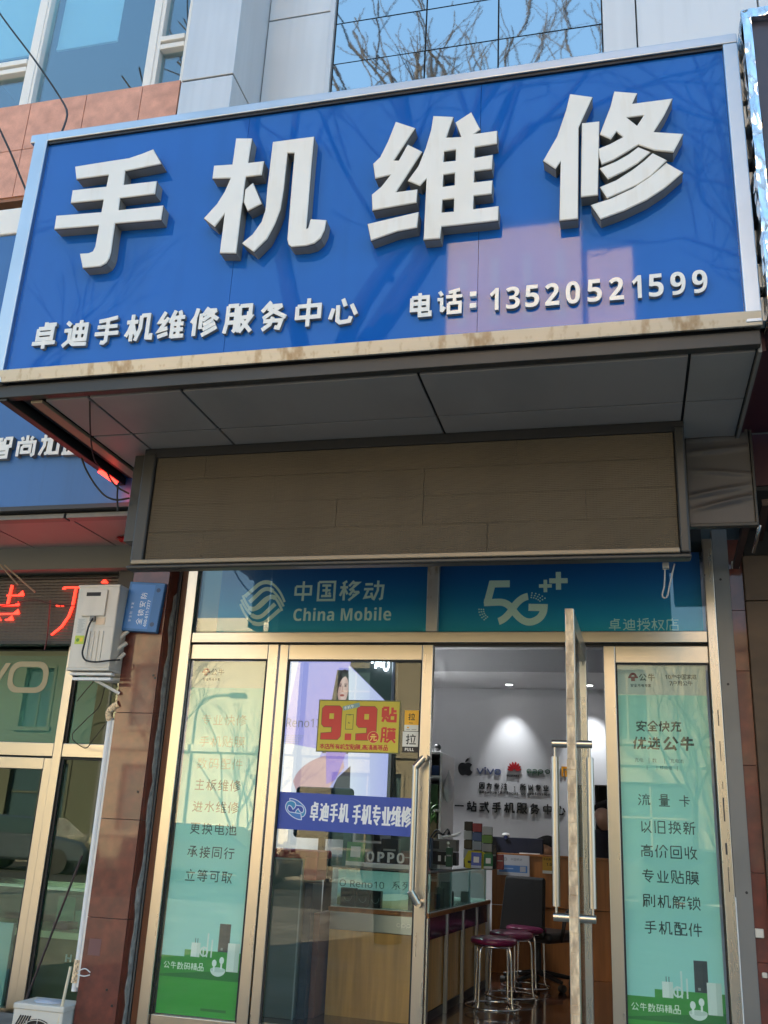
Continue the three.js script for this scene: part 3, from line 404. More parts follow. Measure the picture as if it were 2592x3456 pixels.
// ---------------------------------------------------------------- the big blue sign
{
  const s = thing('shop_sign', 'large blue shop sign with four big white characters and a phone number below', 'shop sign');
  // three blue boards with narrow seams
  for (const [x0, x1] of [[-1.775, -0.6505], [-0.6485, 0.463], [0.465, 1.505]]) mesh('board', bx(x0, x1, 3.36, 4.70, 1.61, 1.640), M.blue, s);
  // metal frame: the lower rail is tipped towards the street
  const top = bx(-1.835, 1.552, 4.682, 4.732, 1.56, 1.662, 0.006), left = bx(-0.04, 0.035, -0.70, 0.70, -0.10, 0, 0.006), right = bx(1.492, 1.552, 3.345, 4.680, 1.56, 1.664, 0.006);
  left.rotateZ(0); left.translate(-1.768, 4.03, 1.664);
  mesh('frame_rail', top, M.sill, s);
  mesh('frame_stile', left, M.sill, s);
  mesh('frame_stile', right, M.sill, s);
  const low = bx(-1.815, 1.552, -0.020, 0.04, -0.02, 0.0, 0.004); low.rotateX(0.23); low.translate(0, 3.352, 1.662);
  mesh('frame_rail', low, M.rusty, s, 'rust-streaked lower rail');
  mesh('gasket', bx(-1.732, 1.491, 4.668, 4.6835, 1.6405, 1.652), M.black, s);
  mesh('frame_core', bx(-1.79, 1.53, 3.32, 4.68, 1.50, 1.605), M.dark, s);
  const big = {
    手: ['-1516,4461 -1335,4466 -1226,4468 -1158,4484 -1104,4501 -1049,4409 -1237,4395 -1233,4315 -1060,4313 -1060,4241 -1241,4241 -1239,4173 -1008,4170 -1009,4092 -1246,4101 -1245,4018 -1243,3945 -1247,3912 -1259,3887 -1285,3873 -1377,3874 -1405,3954 -1358,3952 -1338,3959 -1330,3984 -1329,4100 -1568,4109 -1570,4185 -1328,4174 -1327,4244 -1504,4249 -1506,4322 -1324,4318 -1322,4385 -1496,4385'],
    机: ['-678,4499 -598,4486 -604,4349 -526,4348 -530,4272 -607,4273 -610,4203 -608,4140 -611,4121 -613,3866 -692,3876 -690,4085 -733,4019 -791,4072 -735,4142 -703,4206 -682,4276 -774,4287 -774,4359 -681,4352', '-602,4203 -568,4234 -515,4115 -579,4085 -602,4134', '-491,4450 -292,4449 -293,4304 -291,3953 -282,3957 -274,4002 -201,3988 -206,3938 -221,3899 -248,3875 -285,3867 -353,3869 -368,3884 -375,3912 -378,4171 -379,4371 -414,4376 -416,4176 -422,4072 -441,3999 -472,3924 -528,3864 -590,3915 -543,3956 -506,4017 -493,4082 -495,4197'],
    维: ['91,4470 181,4421 91,4260 114,4257 151,4337 217,4289 108,4091 203,4094 201,4026 7,4012 0,4094 40,4128 81,4186 11,4177 -2,4257 28,4288 61,4370', '-11,3944 213,3977 208,3899 122,3891 9,3858', '262,4474 352,4454 323,4347 390,4340 363,4423 431,4466 472,4368 444,4346 546,4349 545,4281 450,4277 449,4221 528,4226 525,4153 450,4152 449,4095 528,4095 525,4027 449,4027 448,3960 555,3962 554,3891 314,3890 310,3833 240,3835 242,4144 214,4111 159,4144 204,4215 233,4305 254,4398;315,4274 314,4220 368,4219 368,4276;315,4153 314,4091 367,4093 366,4155;315,4024 313,3961 366,3959 366,4024'],
    修: ['858,4492 951,4460 890,4311 879,3859 806,3859 814,4149 792,4116 742,4164 801,4279 840,4407', '905,4331 976,4329 961,3962 894,3962', '1042,4474 1134,4449 1112,4397 1274,4397 1238,4318 1192,4240 1307,4213 1265,4129 1192,4149 1130,4186 1075,4153 1028,4126 981,4110 972,4148 971,4191 1019,4208 1070,4234 1044,4266 1020,4231 977,4262 1001,4332 1025,4400;1088,4330 1128,4282 1157,4330', '1129,4174 1176,4142 1123,4095 1072,4065 1004,4035 972,4092 1038,4116 1089,4144', '1184,4136 1238,4093 1173,4026 1119,3991 1066,3968 998,3942 971,4000 1036,4024 1104,4067 1151,4104', '1236,4080 1297,4026 1222,3959 1151,3913 1062,3874 970,3845 933,3918 1012,3938 1101,3976 1173,4024'],
  };
  for (const ch in big) {
    const rings = big[ch].map((p) => p.split(';').map((r) => r.split(' ').map((q) => q.split(',').map((v) => Number(v) / 1000))));
    const g = ext(rings, 0.051); g.translate(0, 0, 1.6405);
    const c = mesh('big_character', g, M.ret, s);
    const tg = metric(new THREE.ExtrudeGeometry(rings.map((rs) => { const s = new THREE.Shape(rs[0].map((p) => new THREE.Vector2(...p))); s.holes = rs.slice(1).map((r) => new THREE.Path(r.map((p) => new THREE.Vector2(...p)))); return s; }), { depth: 0.004, bevelEnabled: true, bevelSize: 0.0022, bevelThickness: 0.001, bevelSegments: 1 })); tg.translate(0, 0, 1.6930); mesh('trim', tg, M.trim, c);
    const f = ext(rings, 0.004, 0.0028); f.translate(0, 0, 1.6975); mesh('face', f, M.letter, c);
  }
  const small = (ch, x, y, w, h, opt) => { const c = mesh('small_character', solidChar(ch, w, h, 0.016, x, y, 1.6405, opt), M.ret, s); mesh('face', (() => { const g = solidChar(ch, w, h, 0.003, x, y, 1.657, opt); return g; })(), M.letter, c); };
  '卓迪手机维修服务中心'.split('').forEach((ch, i) => small(ch, -1.546 + i * 0.1601, 3.558, 0.132, 0.146, { pen: 0.135 }));
  small('电', 0.225, 3.546, 0.098, 0.120, { pen: 0.15 }); small('话', 0.352, 3.552, 0.108, 0.118, { pen: 0.13 });
  for (const y of [3.512, 3.566]) mesh('small_character', bx(0.434, 0.462, y, y + 0.024, 1.6405, 1.659, 0.002), M.letter, s);
  const dx = [0.536, 0.612, 0.690, 0.770, 0.852, 0.937, 1.022, 1.100, 1.173, 1.256, 1.337];
  '13520521599'.split('').forEach((ch, i) => small(ch, dx[i], 3.544, ch === '1' ? 0.036 : 0.056, 0.102, {}));
}

// ---------------------------------------------------------------- canopy under the sign
{
  const c = thing('canopy', 'grey panelled canopy underside below the big blue sign', 'canopy');
  const xs = [-1.545, -1.319, -0.859, 0.211, 1.289, 1.536], zs = [-0.1, 1.1615, 1.585];
  for (let i = 0; i < 5; i++) for (let j = 0; j < 2; j++) mesh('soffit_panel', bx(xs[i] + 0.006, xs[i + 1] - 0.006, 3.264, 3.276, zs[j] + 0.007, zs[j + 1] - 0.007, 0.002), M.soffit, c);
  mesh('front_lip', [bx(-1.80, 1.545, 3.268, 3.330, 1.588, 1.63, 0.004)], M.boxframe, c);
  mesh('deck', [bx(-1.55, 1.54, 3.28, 3.30, -0.1, 1.58), bx(-1.79, 1.53, 4.55, 4.6, -0.1, 1.5), bx(1.50, 1.53, 3.30, 4.55, -0.1, 1.5), bx(-1.79, -1.76, 3.45, 4.55, -0.1, 1.5)], M.dark, c);
  mesh('edge_beam', [bx(-1.612, -1.552, 3.252, 3.268, -0.1, 1.585, 0.003)], M.boxrail, c);
  mesh('inner_beam', bx(-1.70, -1.615, 3.30, 3.42, -0.1, 1.6), M.darkmetal, c);
  mesh('outer_beam', [bx(-1.755, -1.715, 3.256, 3.30, -0.1, 1.62, 0.003), bx(-1.755, -1.75, 3.256, 3.45, -0.1, 1.62)], M.boxframe, c);
  mesh('side_plate', bx(1.537, 1.55, 3.25, 3.33, -0.1, 1.6), M.greysteel, c);
  solo('red_light_strip', 'glowing red light strip under the left beam of the canopy', 'light strip', bx(-1.748, -1.724, 3.243, 3.2555, 0.56, 0.74), glow(1, 0.03, 0.02, 1.6));
  const pl = new THREE.PointLight(lin(1, 0.05, 0.03), 0.007); pl.position.set(-1.74, 3.215, 0.62); pl.castShadow = true; scene.add(pl);
  solo('loose_cord', 'thin frayed cord slanting across the left end of the canopy underside', 'cord', tube([[-1.33, 3.262, 1.55], [-1.46, 3.20, 1.30], [-1.60, 3.20, 1.02], [-1.66, 3.22, 0.86]], 0.004, 20, 5), M.dark);
}

// ---------------------------------------------------------------- brown hanging board with its frame
{
  const b = thing('hanging_board', 'brown ribbed board in a grey metal frame hanging under the canopy', 'board');
  const y = [2.672, 2.812, 2.952, 3.088, 3.21], cuts = [[-0.97, 0.42], [-0.30, 0.12, 0.86], [-0.62, 0.12], [-1.0, 0.55]];
  for (let r = 0; r < 4; r++) { const xs = [-1.272, ...cuts[r], 1.247]; for (let i = 0; i < xs.length - 1; i++) mesh('brown_sheet', bx(xs[i] + 0.0009, xs[i + 1] - 0.0009, y[r] + 0.0007, y[r + 1] - 0.0007, 0.955, 0.968 + rr(-0.0012, 0.0012), 0.0006), M.brown, b); }
  mesh('back_plate', bx(-1.34, 1.285, 2.65, 3.225, 0.935, 0.953), M.dark, b);
  mesh('frame_stile', bx(-1.345, -1.275, 2.655, 3.235, 0.92, 0.985, 0.012), M.boxframe, b); mesh('frame_stile', bx(1.25, 1.295, 2.645, 3.235, 0.92, 0.985, 0.012), M.boxframe, b);
  mesh('frame_rail', bx(-1.36, 1.296, 2.622, 2.645, 0.915, 0.985, 0.010), M.boxframe, b); mesh('frame_rail', bx(-1.335, 1.25, 2.646, 2.670, 0.925, 0.989, 0.006), M.boxrail, b, 'pale lower rail');
  mesh('frame_rail', bx(-1.345, 1.295, 3.212, 3.262, 0.915, 0.975, 0.004), M.dark, b);
  mesh('end_cover', [bx(-1.425, -1.35, 2.78, 3.25, 0.80, 0.93, 0.006), bx(-1.40, -1.35, 2.70, 2.78, 0.70, 0.86)], M.boxframe, b);
  const g = thing('side_panel', 'dark creased sheet on a metal frame right of the hanging brown board', 'panel');
  const pg = new THREE.PlaneGeometry(0.275, 0.455, 60, 60), p = pg.attributes.position;
  for (let i = 0; i < p.count; i++) { const u = p.getX(i), v = p.getY(i); let z = 0; for (const [c, k, a, w, m] of [[0.13, 0.06, 0.012, 0.012, 0.0], [0.02, -0.12, 0.012, 0.010, 0.02], [-0.07, 0.16, 0.016, 0.012, -0.02], [-0.13, 0.22, 0.018, 0.012, 0.03], [0.19, 0.02, 0.008, 0.01, -0.03]]) z += a * Math.exp(-(((v - c - k * u) / w) ** 2)) * Math.exp(-(((u - m) / 0.11) ** 2)); p.setZ(i, z); }
  pg.computeVertexNormals(); pg.translate(1.452, 3.068, 0.762);
  mesh('sheet', pg, M.tarp, g);
  mesh('frame', [bx(1.31, 1.603, 2.825, 2.843, 0.735, 0.775, 0.004), bx(1.592, 1.604, 2.84, 3.29, 0.735, 0.772, 0.003), bx(1.305, 1.318, 2.84, 3.29, 0.735, 0.76), bx(1.31, 1.60, 2.842, 3.29, 0.74, 0.752)], M.boxframe, g);
  solo('white_cable', 'thin white cable looped below the right end of the brown board', 'cable', [tube([[1.19, 2.625, 0.9], [1.181, 2.52, 0.9], [1.172, 2.475, 0.9], [1.186, 2.468, 0.9], [1.205, 2.53, 0.9], [1.228, 2.62, 0.9]], 0.004, 30, 6), bx(1.178, 1.205, 2.598, 2.625, 0.885, 0.912, 0.003)], colour(0.32, 0.31, 0.29));
}

// ---------------------------------------------------------------- stainless shopfront
const TR = {};                                                     // prints shared by several things
{
  const f = thing('shopfront_frame', 'stainless steel shopfront frame with posts, lintel and glass panels', 'shopfront');
  mesh('post', bx(-1.498, -1.435, FLOOR, 3.0, -0.06, 0.022, 0.004), M.steelV, f); mesh('post', bx(1.42, 1.468, FLOOR, 3.0, -0.06, 0.022, 0.004), M.steelV, f, 'scratched right post');
  mesh('post', bx(-0.047, 0.017, 2.512, 3.0, -0.06, 0.016, 0.003), M.rusty, f, 'rust-spotted short post between the upper signs');
  mesh('lintel', bx(-1.434, 1.419, 2.451, 2.511, -0.06, 0.012, 0.004), M.steel, f);
  mesh('head_gap', bx(-1.434, 1.419, 2.440, 2.4505, -0.06, -0.03), M.black, f);
  // left fixed light
  mesh('stile', bx(-0.959, -0.897, FLOOR, 2.4435, -0.055, 0.002, 0.004), M.steelV, f); mesh('rail', bx(-1.433, -0.960, 2.357, 2.4435, -0.055, 0.0, 0.004), M.steel, f); mesh('rail', bx(-1.433, -0.960, FLOOR, 0.515, -0.055, 0.0, 0.004), M.steel, f);
  // right fixed light
  mesh('stile', bx(0.898, 0.957, FLOOR, 2.4355, -0.055, 0.002, 0.004), M.steelV, f); mesh('rail', bx(0.958, 1.419, 2.347, 2.4355, -0.055, 0.0, 0.004), M.steel, f); mesh('rail', bx(0.958, 1.419, FLOOR, 0.515, -0.055, 0.0, 0.004), M.steel, f);
  for (const [x0, x1, y0, y1] of [[-1.434, -0.958, 0.51, 2.362], [0.955, 1.421, 0.51, 2.352], [-1.434, -0.046, 2.508, 3.0], [0.016, 1.421, 2.508, 3.0]]) mesh('glass_pane', bx(x0, x1, y0, y1, -0.014, -0.008), M.glass, f);
  for (const [x0, x1, y0, y1] of [[-1.433, -0.960, 0.515, 2.357], [0.958, 1.419, 0.515, 2.347]]) for (const g of [bx(x0, x0 + 0.008, y0, y1, -0.006, -0.001), bx(x1 - 0.008, x1, y0, y1, -0.006, -0.001), bx(x0, x1, y1 - 0.008, y1, -0.0065, -0.0015)]) mesh('gasket', g, M.rubber, f);
  mesh('transom_back', bx(-1.434, 1.42, 2.94, 3.3, -0.2, -0.02), M.dark, f);
  const scr = []; for (let i = 0; i < 6; i++) { const y = 2.05 - i * 0.16 + rr(-0.03, 0.03); scr.push(bx(1.441 + rr(-0.004, 0.004), 1.447, y, y + rr(0.03, 0.11), 0.02, 0.0232)); } mesh('scratch', scr, M.darkmetal, f);
}
// signs behind the glass over the doors
const grad = (c, w, h, list) => { const g = c.createLinearGradient(0, 0, 0, h); for (const [t, k] of list) g.addColorStop(t, k); c.fillStyle = g; c.fillRect(0, 0, w, h); };
const TEAL = [[0, '#0a4486'], [0.35, '#0863a4'], [0.75, '#1090b6'], [1, '#1aa3ba']];
{
  // left: the phone carrier's emblem and name; x -1.30..-0.05 , y 2.517..2.96
  const t = canvasTex(1250, 443, (c, w, h) => {
    grad(c, w, h, TEAL);
    const X = (x) => (x + 1.30) * 1000, Y = (y) => (2.96 - y) * 1000, ink = '#e4ecdc';
    c.strokeStyle = ink; c.lineJoin = 'round'; c.lineCap = 'butt';
    const half = () => {
      const band = (p, w1, w2) => { c.lineWidth = w1; c.beginPath(); c.moveTo(...p[0]); for (const q of p.slice(1, -1)) q.length === 4 ? c.quadraticCurveTo(...q) : c.lineTo(...q); c.stroke(); const l = p[p.length - 2].slice(-2); c.lineWidth = w2; c.beginPath(); c.moveTo(...l); c.quadraticCurveTo(...p[p.length - 1]); c.stroke(); };
      band([[-112, -40], [-40, -106], [2, -138, 48, -116], [100, -86, 137, -4]], 24, 14);
      band([[-80, -6], [-14, -70], [22, -98, 60, -70], [102, -36, 133, 22]], 25, 14);
      band([[-66, 34], [-34, 40, -4, 10], [34, -28], [58, -46, 80, -26], [106, 2, 126, 48]], 26, 15);
    };
    c.save(); c.translate(X(-1.030), Y(2.69)); half(); c.rotate(Math.PI); half(); c.restore();
    write(c, '中国移动', X(-0.845), Y(2.820), 124, { color: ink, pen: 0.115, pitch: 1.155, wide: 0.98 });
    c.fillStyle = ink; c.font = 'bold 98px sans-serif'; c.save(); c.translate(X(-0.838), Y(2.583)); c.scale(0.945, 1); c.fillText('China Mobile', 0, 0); c.restore();
  });
  solo('carrier_sign', 'blue sign with a striped round emblem over the closed left door', 'sign', sheet(-1.30, -0.05, 2.517, 2.96, -0.022), S({ map: t, roughness: 0.5, color: lin(1, 1, 1) }));
  solo('clear_film', 'pale uncovered strip of glass left of the blue emblem sign', 'film', sheet(-1.432, -1.303, 2.517, 2.96, -0.03), P({ color: lin(0.10, 0.18, 0.22), roughness: 0.1 }));
  const u = canvasTex(1404, 443, (c, w, h) => {
    grad(c, w, h, TEAL);
    const X = (x) => (x - 0.017) * 1000, Y = (y) => (2.96 - y) * 1000, ink = '#e4ecd8';
    c.save(); c.translate(X(0.26), Y(2.802)); c.scale(362 / 310, 245 / 210); c.strokeStyle = c.fillStyle = ink; c.lineJoin = 'miter'; c.lineCap = 'butt'; c.lineWidth = 34;
    c.beginPath(); c.moveTo(130, 16); c.lineTo(46, 16); c.lineTo(22, 112); c.stroke();
    c.beginPath(); c.moveTo(8, 106); c.lineTo(80, 104); c.quadraticCurveTo(118, 104, 142, 138); c.quadraticCurveTo(190, 210, 236, 198); c.quadraticCurveTo(286, 184, 290, 132); c.lineTo(218, 130); c.stroke();
    c.beginPath(); c.moveTo(78, 196); c.quadraticCurveTo(112, 186, 142, 138); c.quadraticCurveTo(176, 84, 216, 78); c.stroke();
    for (let i = 0; i < 5; i++) for (let j = 0; j < 3; j++) { const a = 2.3 + i * 0.22, r = 62 + j * 12; c.beginPath(); c.arc(62 + Math.cos(a) * r * 0.9, 140 + Math.sin(a) * r * 0.82 * 0.9, 3.6, 0, 7); c.fill(); const b = -1.45 + i * 0.2, q = 50 + j * 12; c.beginPath(); c.arc(224 + Math.cos(b) * q * 1.2, 128 + Math.sin(b) * q * 0.9, 3.6, 0, 7); c.fill(); }
    c.restore();
    c.fillStyle = ink; const plus = (x, y, s) => { c.fillRect(x - s / 2, y - s / 7, s, s / 3.5); c.fillRect(x - s / 7, y - s / 2, s / 3.5, s); }; plus(X(0.607), Y(2.768), 70); plus(X(0.678), Y(2.796), 100);
    write(c, '卓迪授权店', X(0.937), Y(2.588), 68, { color: '#c6e0d6', pen: 0.09, pitch: 1.09 });
  });
  solo('fiveg_sign', 'blue 5G sign over the open doorway', 'sign', sheet(0.017, 1.405, 2.517, 2.96, -0.022), S({ map: u, roughness: 0.5, color: lin(1, 1, 1) }));
}
// tall mint posters behind the fixed glass
function poster(c, w, h, right) {
  // metres: 0.45 wide, 1.83 high
  const m = h / 1.83; c.fillStyle = '#92cfc6'; c.fillRect(0, 0, w, h); c.fillStyle = right ? '#cfd0c6' : '#d6d4c4'; c.fillRect(0, 0, w, 0.152 * m);
  const g = c.createLinearGradient(0, 0.15 * m, 0, 1.5 * m); g.addColorStop(0, '#a6dccd'); g.addColorStop(1, '#a6e0d8'); c.fillStyle = g; c.fillRect(0, 0.152 * m, w, h);
  const ink = '#2f3f3a';
  c.strokeStyle = '#8d2f2a'; c.lineWidth = 0.012 * m; c.beginPath(); c.arc(0.082 * m, 0.06 * m, 0.015 * m, Math.PI, 0); c.stroke(); c.fillStyle = '#8d2f2a'; c.fillRect(0.058 * m, 0.058 * m, 0.05 * m, 0.009 * m); c.fillRect(0.072 * m, 0.06 * m, 0.02 * m, 0.022 * m);
  write(c, '公牛', 0.113 * m, 0.042 * m, 0.040 * m, { color: '#3c403b', pen: 0.12 });
  write(c, '安全用电专家', 0.068 * m, 0.096 * m, 0.0165 * m, { color: '#3c403b', pen: 0.12 });
  if (right) { write(c, '10户中国家庭', 0.245 * m, 0.045 * m, 0.026 * m, { color: '#3c403b', pen: 0.11, pitch: 1.0 }); write(c, '7户用公牛', 0.265 * m, 0.078 * m, 0.026 * m, { color: '#3c403b', pen: 0.11, pitch: 1.0 }); c.fillStyle = '#9aa39a'; c.fillRect(0.228 * m, 0.04 * m, 2, 0.06 * m); }
  if (right) {
    write(c, '安全快充', 0.088 * m, 0.282 * m, 0.054 * m, { color: ink, pen: 0.13, pitch: 1.07, slant: 0.12 });
    write(c, '优选', 0.072 * m, 0.362 * m, 0.064 * m, { color: ink, pen: 0.13, pitch: 1.1, slant: 0.12 }); write(c, '公牛', 0.222 * m, 0.356 * m, 0.074 * m, { color: ink, pen: 0.15, pitch: 1.1, slant: 0.12 });
    c.globalAlpha = 0.55; write(c, '充电器 | 数据线 | 车充电池', 0.075 * m, 0.468 * m, 0.021 * m, { color: ink, pen: 0.09 }); write(c, '| 排插 | 移动电源 |', 0.13 * m, 0.503 * m, 0.019 * m, { color: ink, pen: 0.09 }); c.globalAlpha = 1;
    const rows = ['流 量 卡', '以旧换新', '高价回收', '专业贴膜', '刷机解锁', '手机配件'], ys = [0.640, 0.765, 0.878, 0.992, 1.105, 1.222];
    rows.forEach((t, i) => write(c, t, (0.086 + i * 0.001) * m, ys[i] * m, (i ? 0.062 : 0.058) * m, { color: ink, pen: 0.085, pitch: i ? 1.13 : 1.25 }));
  } else {
    const k = ['专业快修', '手机贴膜', '数码配件', '主板维修', '进水维修', '更换电池', '承接同行', '立等可取'], ys = [0.30, 0.42, 0.54, 0.655, 0.77, 0.885, 1.005, 1.125];
    k.forEach((t, i) => { c.globalAlpha = i < 3 ? 0.35 : 1; write(c, t, 0.085 * m, ys[i] * m, 0.062 * m, { color: i < 3 ? '#a8663c' : ink, pen: 0.085, pitch: 1.14 }); }); c.globalAlpha = 1;
  }
  // the goods at the foot, on a green bench
  c.fillStyle = '#3f9a38'; c.fillRect(0, 1.555 * m, w, h); c.fillRect(0.13 * m, 1.52 * m, 0.35 * m, 0.06 * m); c.fillStyle = '#2f7d2f'; c.beginPath(); c.moveTo(0.0, 1.645 * m); c.lineTo(w, 1.60 * m); c.lineTo(w, 1.66 * m); c.lineTo(0, 1.66 * m); c.fill(); c.fillStyle = '#43a53a'; c.fillRect(0, 1.655 * m, w, h);
  const box = (x, y, a, b, k, k2) => { c.fillStyle = k; c.fillRect(x * m, y * m, a * m, b * m); c.fillStyle = k2; c.fillRect((x + a * 0.62) * m, y * m, a * 0.38 * m, b * m); };
  box(0.315, 1.385, 0.062, 0.135, '#3b3f40', '#33383a'); c.fillStyle = '#8f9694'; c.fillRect(0.33 * m, 1.50 * m, 0.012 * m, 0.012 * m);
  box(0.37, 1.475, 0.066, 0.135, '#e3ece6', '#cbdad2'); box(0.165, 1.485, 0.05, 0.068, '#eef4ee', '#dbe7de'); c.fillStyle = '#6c7a75'; c.fillRect(0.183 * m, 1.463 * m, 0.004 * m, 0.022 * m); c.fillRect(0.196 * m, 1.463 * m, 0.004 * m, 0.022 * m);
  c.strokeStyle = '#dfe9e2'; c.lineWidth = 0.008 * m; for (const [x, y] of [[0.235, 1.50], [0.255, 1.435], [0.28, 1.465]]) { c.beginPath(); c.moveTo(x * m, 1.55 * m); c.lineTo(x * m, y * m); c.stroke(); } c.beginPath(); c.arc(0.238 * m, 1.525 * m, 0.02 * m, 0, 7); c.stroke();
  c.fillStyle = '#eaf2ec'; c.beginPath(); c.ellipse(0.325 * m, 1.605 * m, 0.042 * m, 0.032 * m, 0, 0, Math.PI); c.fill(); c.fillStyle = '#cfded5'; c.beginPath(); c.ellipse(0.325 * m, 1.605 * m, 0.042 * m, 0.012 * m, 0, 0, 7); c.fill(); c.fillStyle = '#f2f7f3'; for (const [x, y] of [[0.302, 1.575], [0.342, 1.56]]) { c.beginPath(); c.ellipse(x * m, y * m, 0.013 * m, 0.017 * m, 0, 0, 7); c.fill(); c.fillRect((x - 0.005) * m, y * m, 0.01 * m, 0.04 * m); }
  write(c, '公牛数码精品', 0.018 * m, 1.582 * m, 0.036 * m, { color: '#e9f3e4', pen: 0.11, pitch: 1.07 });
  c.globalAlpha = 0.6; c.fillStyle = '#2a5c2a'; c.fillRect(0.25 * m, 1.79 * m, 0.14 * m, 0.012 * m); c.globalAlpha = 1;
}
{
  const tr = canvasTex(503, 2046, (c, w, h) => poster(c, w, h, true)), tl = canvasTex(503, 2046, (c, w, h) => poster(c, w, h, false));
  solo('window_poster', 'tall mint green window poster right of the open doorway', 'poster', sheet(0.964, 1.400, 0.520, 2.338, -0.020), P({ map: tr, roughness: 0.6, color: lin(1, 1, 1) }));
  solo('window_poster', 'tall mint green window poster left of the closed door, washed out by reflections', 'poster', sheet(-1.418, -0.968, 0.520, 2.348, -0.020), P({ map: tl, roughness: 0.6, color: lin(1, 1, 1) }));
}
// doors
function pullHandle(parent, x, side, z, name) {
  const sgn = side; // +1 street side, -1 room side
  mesh('handle', [rod([x, 1.20, z], [x, 1.79, z], 0.0165), rod([x, 1.175, z], [x, 1.205, z], 0.007), rod([x, 1.785, z], [x, 1.83, z], 0.007)], M.steelV, parent);
  mesh('handle_stem', [rod([x, 1.835, 0], [x, 1.835, z + 0.02 * sgn], 0.0135), rod([x, 1.160, 0], [x, 1.160, z + 0.02 * sgn], 0.0135)], M.chrome, parent);
}
{
  const d = thing('glass_door', 'closed stainless framed glass door carrying a yellow price sticker and blue strip', 'door');
  mesh('stile', bx(-0.889, -0.837, FLOOR + 0.01, 2.442, -0.05, 0, 0.004), M.steelV, d); mesh('stile', bx(-0.064, -0.004, FLOOR + 0.01, 2.442, -0.05, 0, 0.004), M.steelV, d);
  mesh('rail', bx(-0.836, -0.065, 2.356, 2.442, -0.05, -0.001, 0.004), M.steel, d); mesh('rail', bx(-0.836, -0.065, FLOOR + 0.01, 0.52, -0.05, -0.001, 0.004), M.steel, d);
  mesh('glass_pane', bx(-0.838, -0.062, 0.515, 2.36, -0.029, -0.023), M.glass, d);
  mesh('gasket', [bx(-0.836, -0.829, 0.52, 2.355, -0.02, -0.004), bx(-0.072, -0.066, 0.52, 2.355, -0.02, -0.004), bx(-0.836, -0.066, 2.349, 2.3555, -0.0205, -0.0045)], M.rubber, d);
  mesh('handle', [rod([-0.064, 1.19, 0.075], [-0.064, 1.79, 0.075], 0.0145)], M.steelV, d);
  mesh('handle_stem', [rod([-0.066, 1.785, 0.078], [-0.022, 1.838, 0.066], 0.019), rod([-0.022, 1.838, -0.002], [-0.022, 1.838, 0.078], 0.019), rod([-0.068, 1.19, 0.078], [-0.03, 1.130, 0.066], 0.019), rod([-0.03, 1.130, -0.002], [-0.03, 1.130, 0.078], 0.019)], M.steelV, d);
  // the open leaf, hinged at the right; local x runs from the hinge to the free edge
  const o = thing('glass_door', 'open stainless framed glass door seen edge on, swung out at the doorway', 'door', [0.790, 0, -0.058], undefined, Math.PI + Math.atan2(0.891, 0.017));
  const w = 0.891;
  mesh('stile', bx(0, 0.05, FLOOR + 0.01, 2.442, -0.02, 0.02, 0.003), M.steelV, o); mesh('stile', bx(w - 0.058, w - 0.003, FLOOR + 0.01, 2.442, -0.02, 0.02, 0.003), M.steelV, o);
  mesh('rail', bx(0.05, w - 0.058, 2.356, 2.441, -0.019, 0.019, 0.003), M.steel, o); mesh('rail', bx(0.05, w - 0.058, FLOOR + 0.01, 0.52, -0.019, 0.019, 0.003), M.steel, o);
  mesh('glass_pane', bx(0.048, w - 0.056, 0.515, 2.36, -0.003, 0.003), M.glass, o);
  const n = 46, tp = []; let y = FLOOR + 0.02; while (y < 2.43) { const h = rr(0.025, 0.085), t = rr(0.0015, 0.006); tp.push(bx(w - 0.003, w + t, y, Math.min(2.441, y + h), -0.0165 + rr(-0.003, 0.003), 0.0165 + rr(-0.004, 0.004), 0.0015)); y += h + rr(0, 0.004); }
  tp.push(bx(w - 0.004, w + 0.0012, FLOOR + 0.012, 2.4405, -0.0165, 0.0165)); mesh('edge_tape', tp, M.tape, o, 'worn beige tape along the free edge');
  const hx = w - 0.032;
  for (const s of [1, -1]) { const z = 0.073 * s; mesh('handle', [rod([hx, 1.205, z], [hx, 1.800, z], 0.0155)], M.steelV, o); mesh('handle_stem', [rod([hx, 1.855, 0.018 * s], [hx, 1.855, z + 0.012 * s], 0.0165), rod([hx, 1.165, 0.018 * s], [hx, 1.165, z + 0.012 * s], 0.0165), rod([hx, 1.795, z], [hx, 1.856, z], 0.005), rod([hx, 1.165, z], [hx, 1.21, z], 0.005)], M.steelV, o); }
}
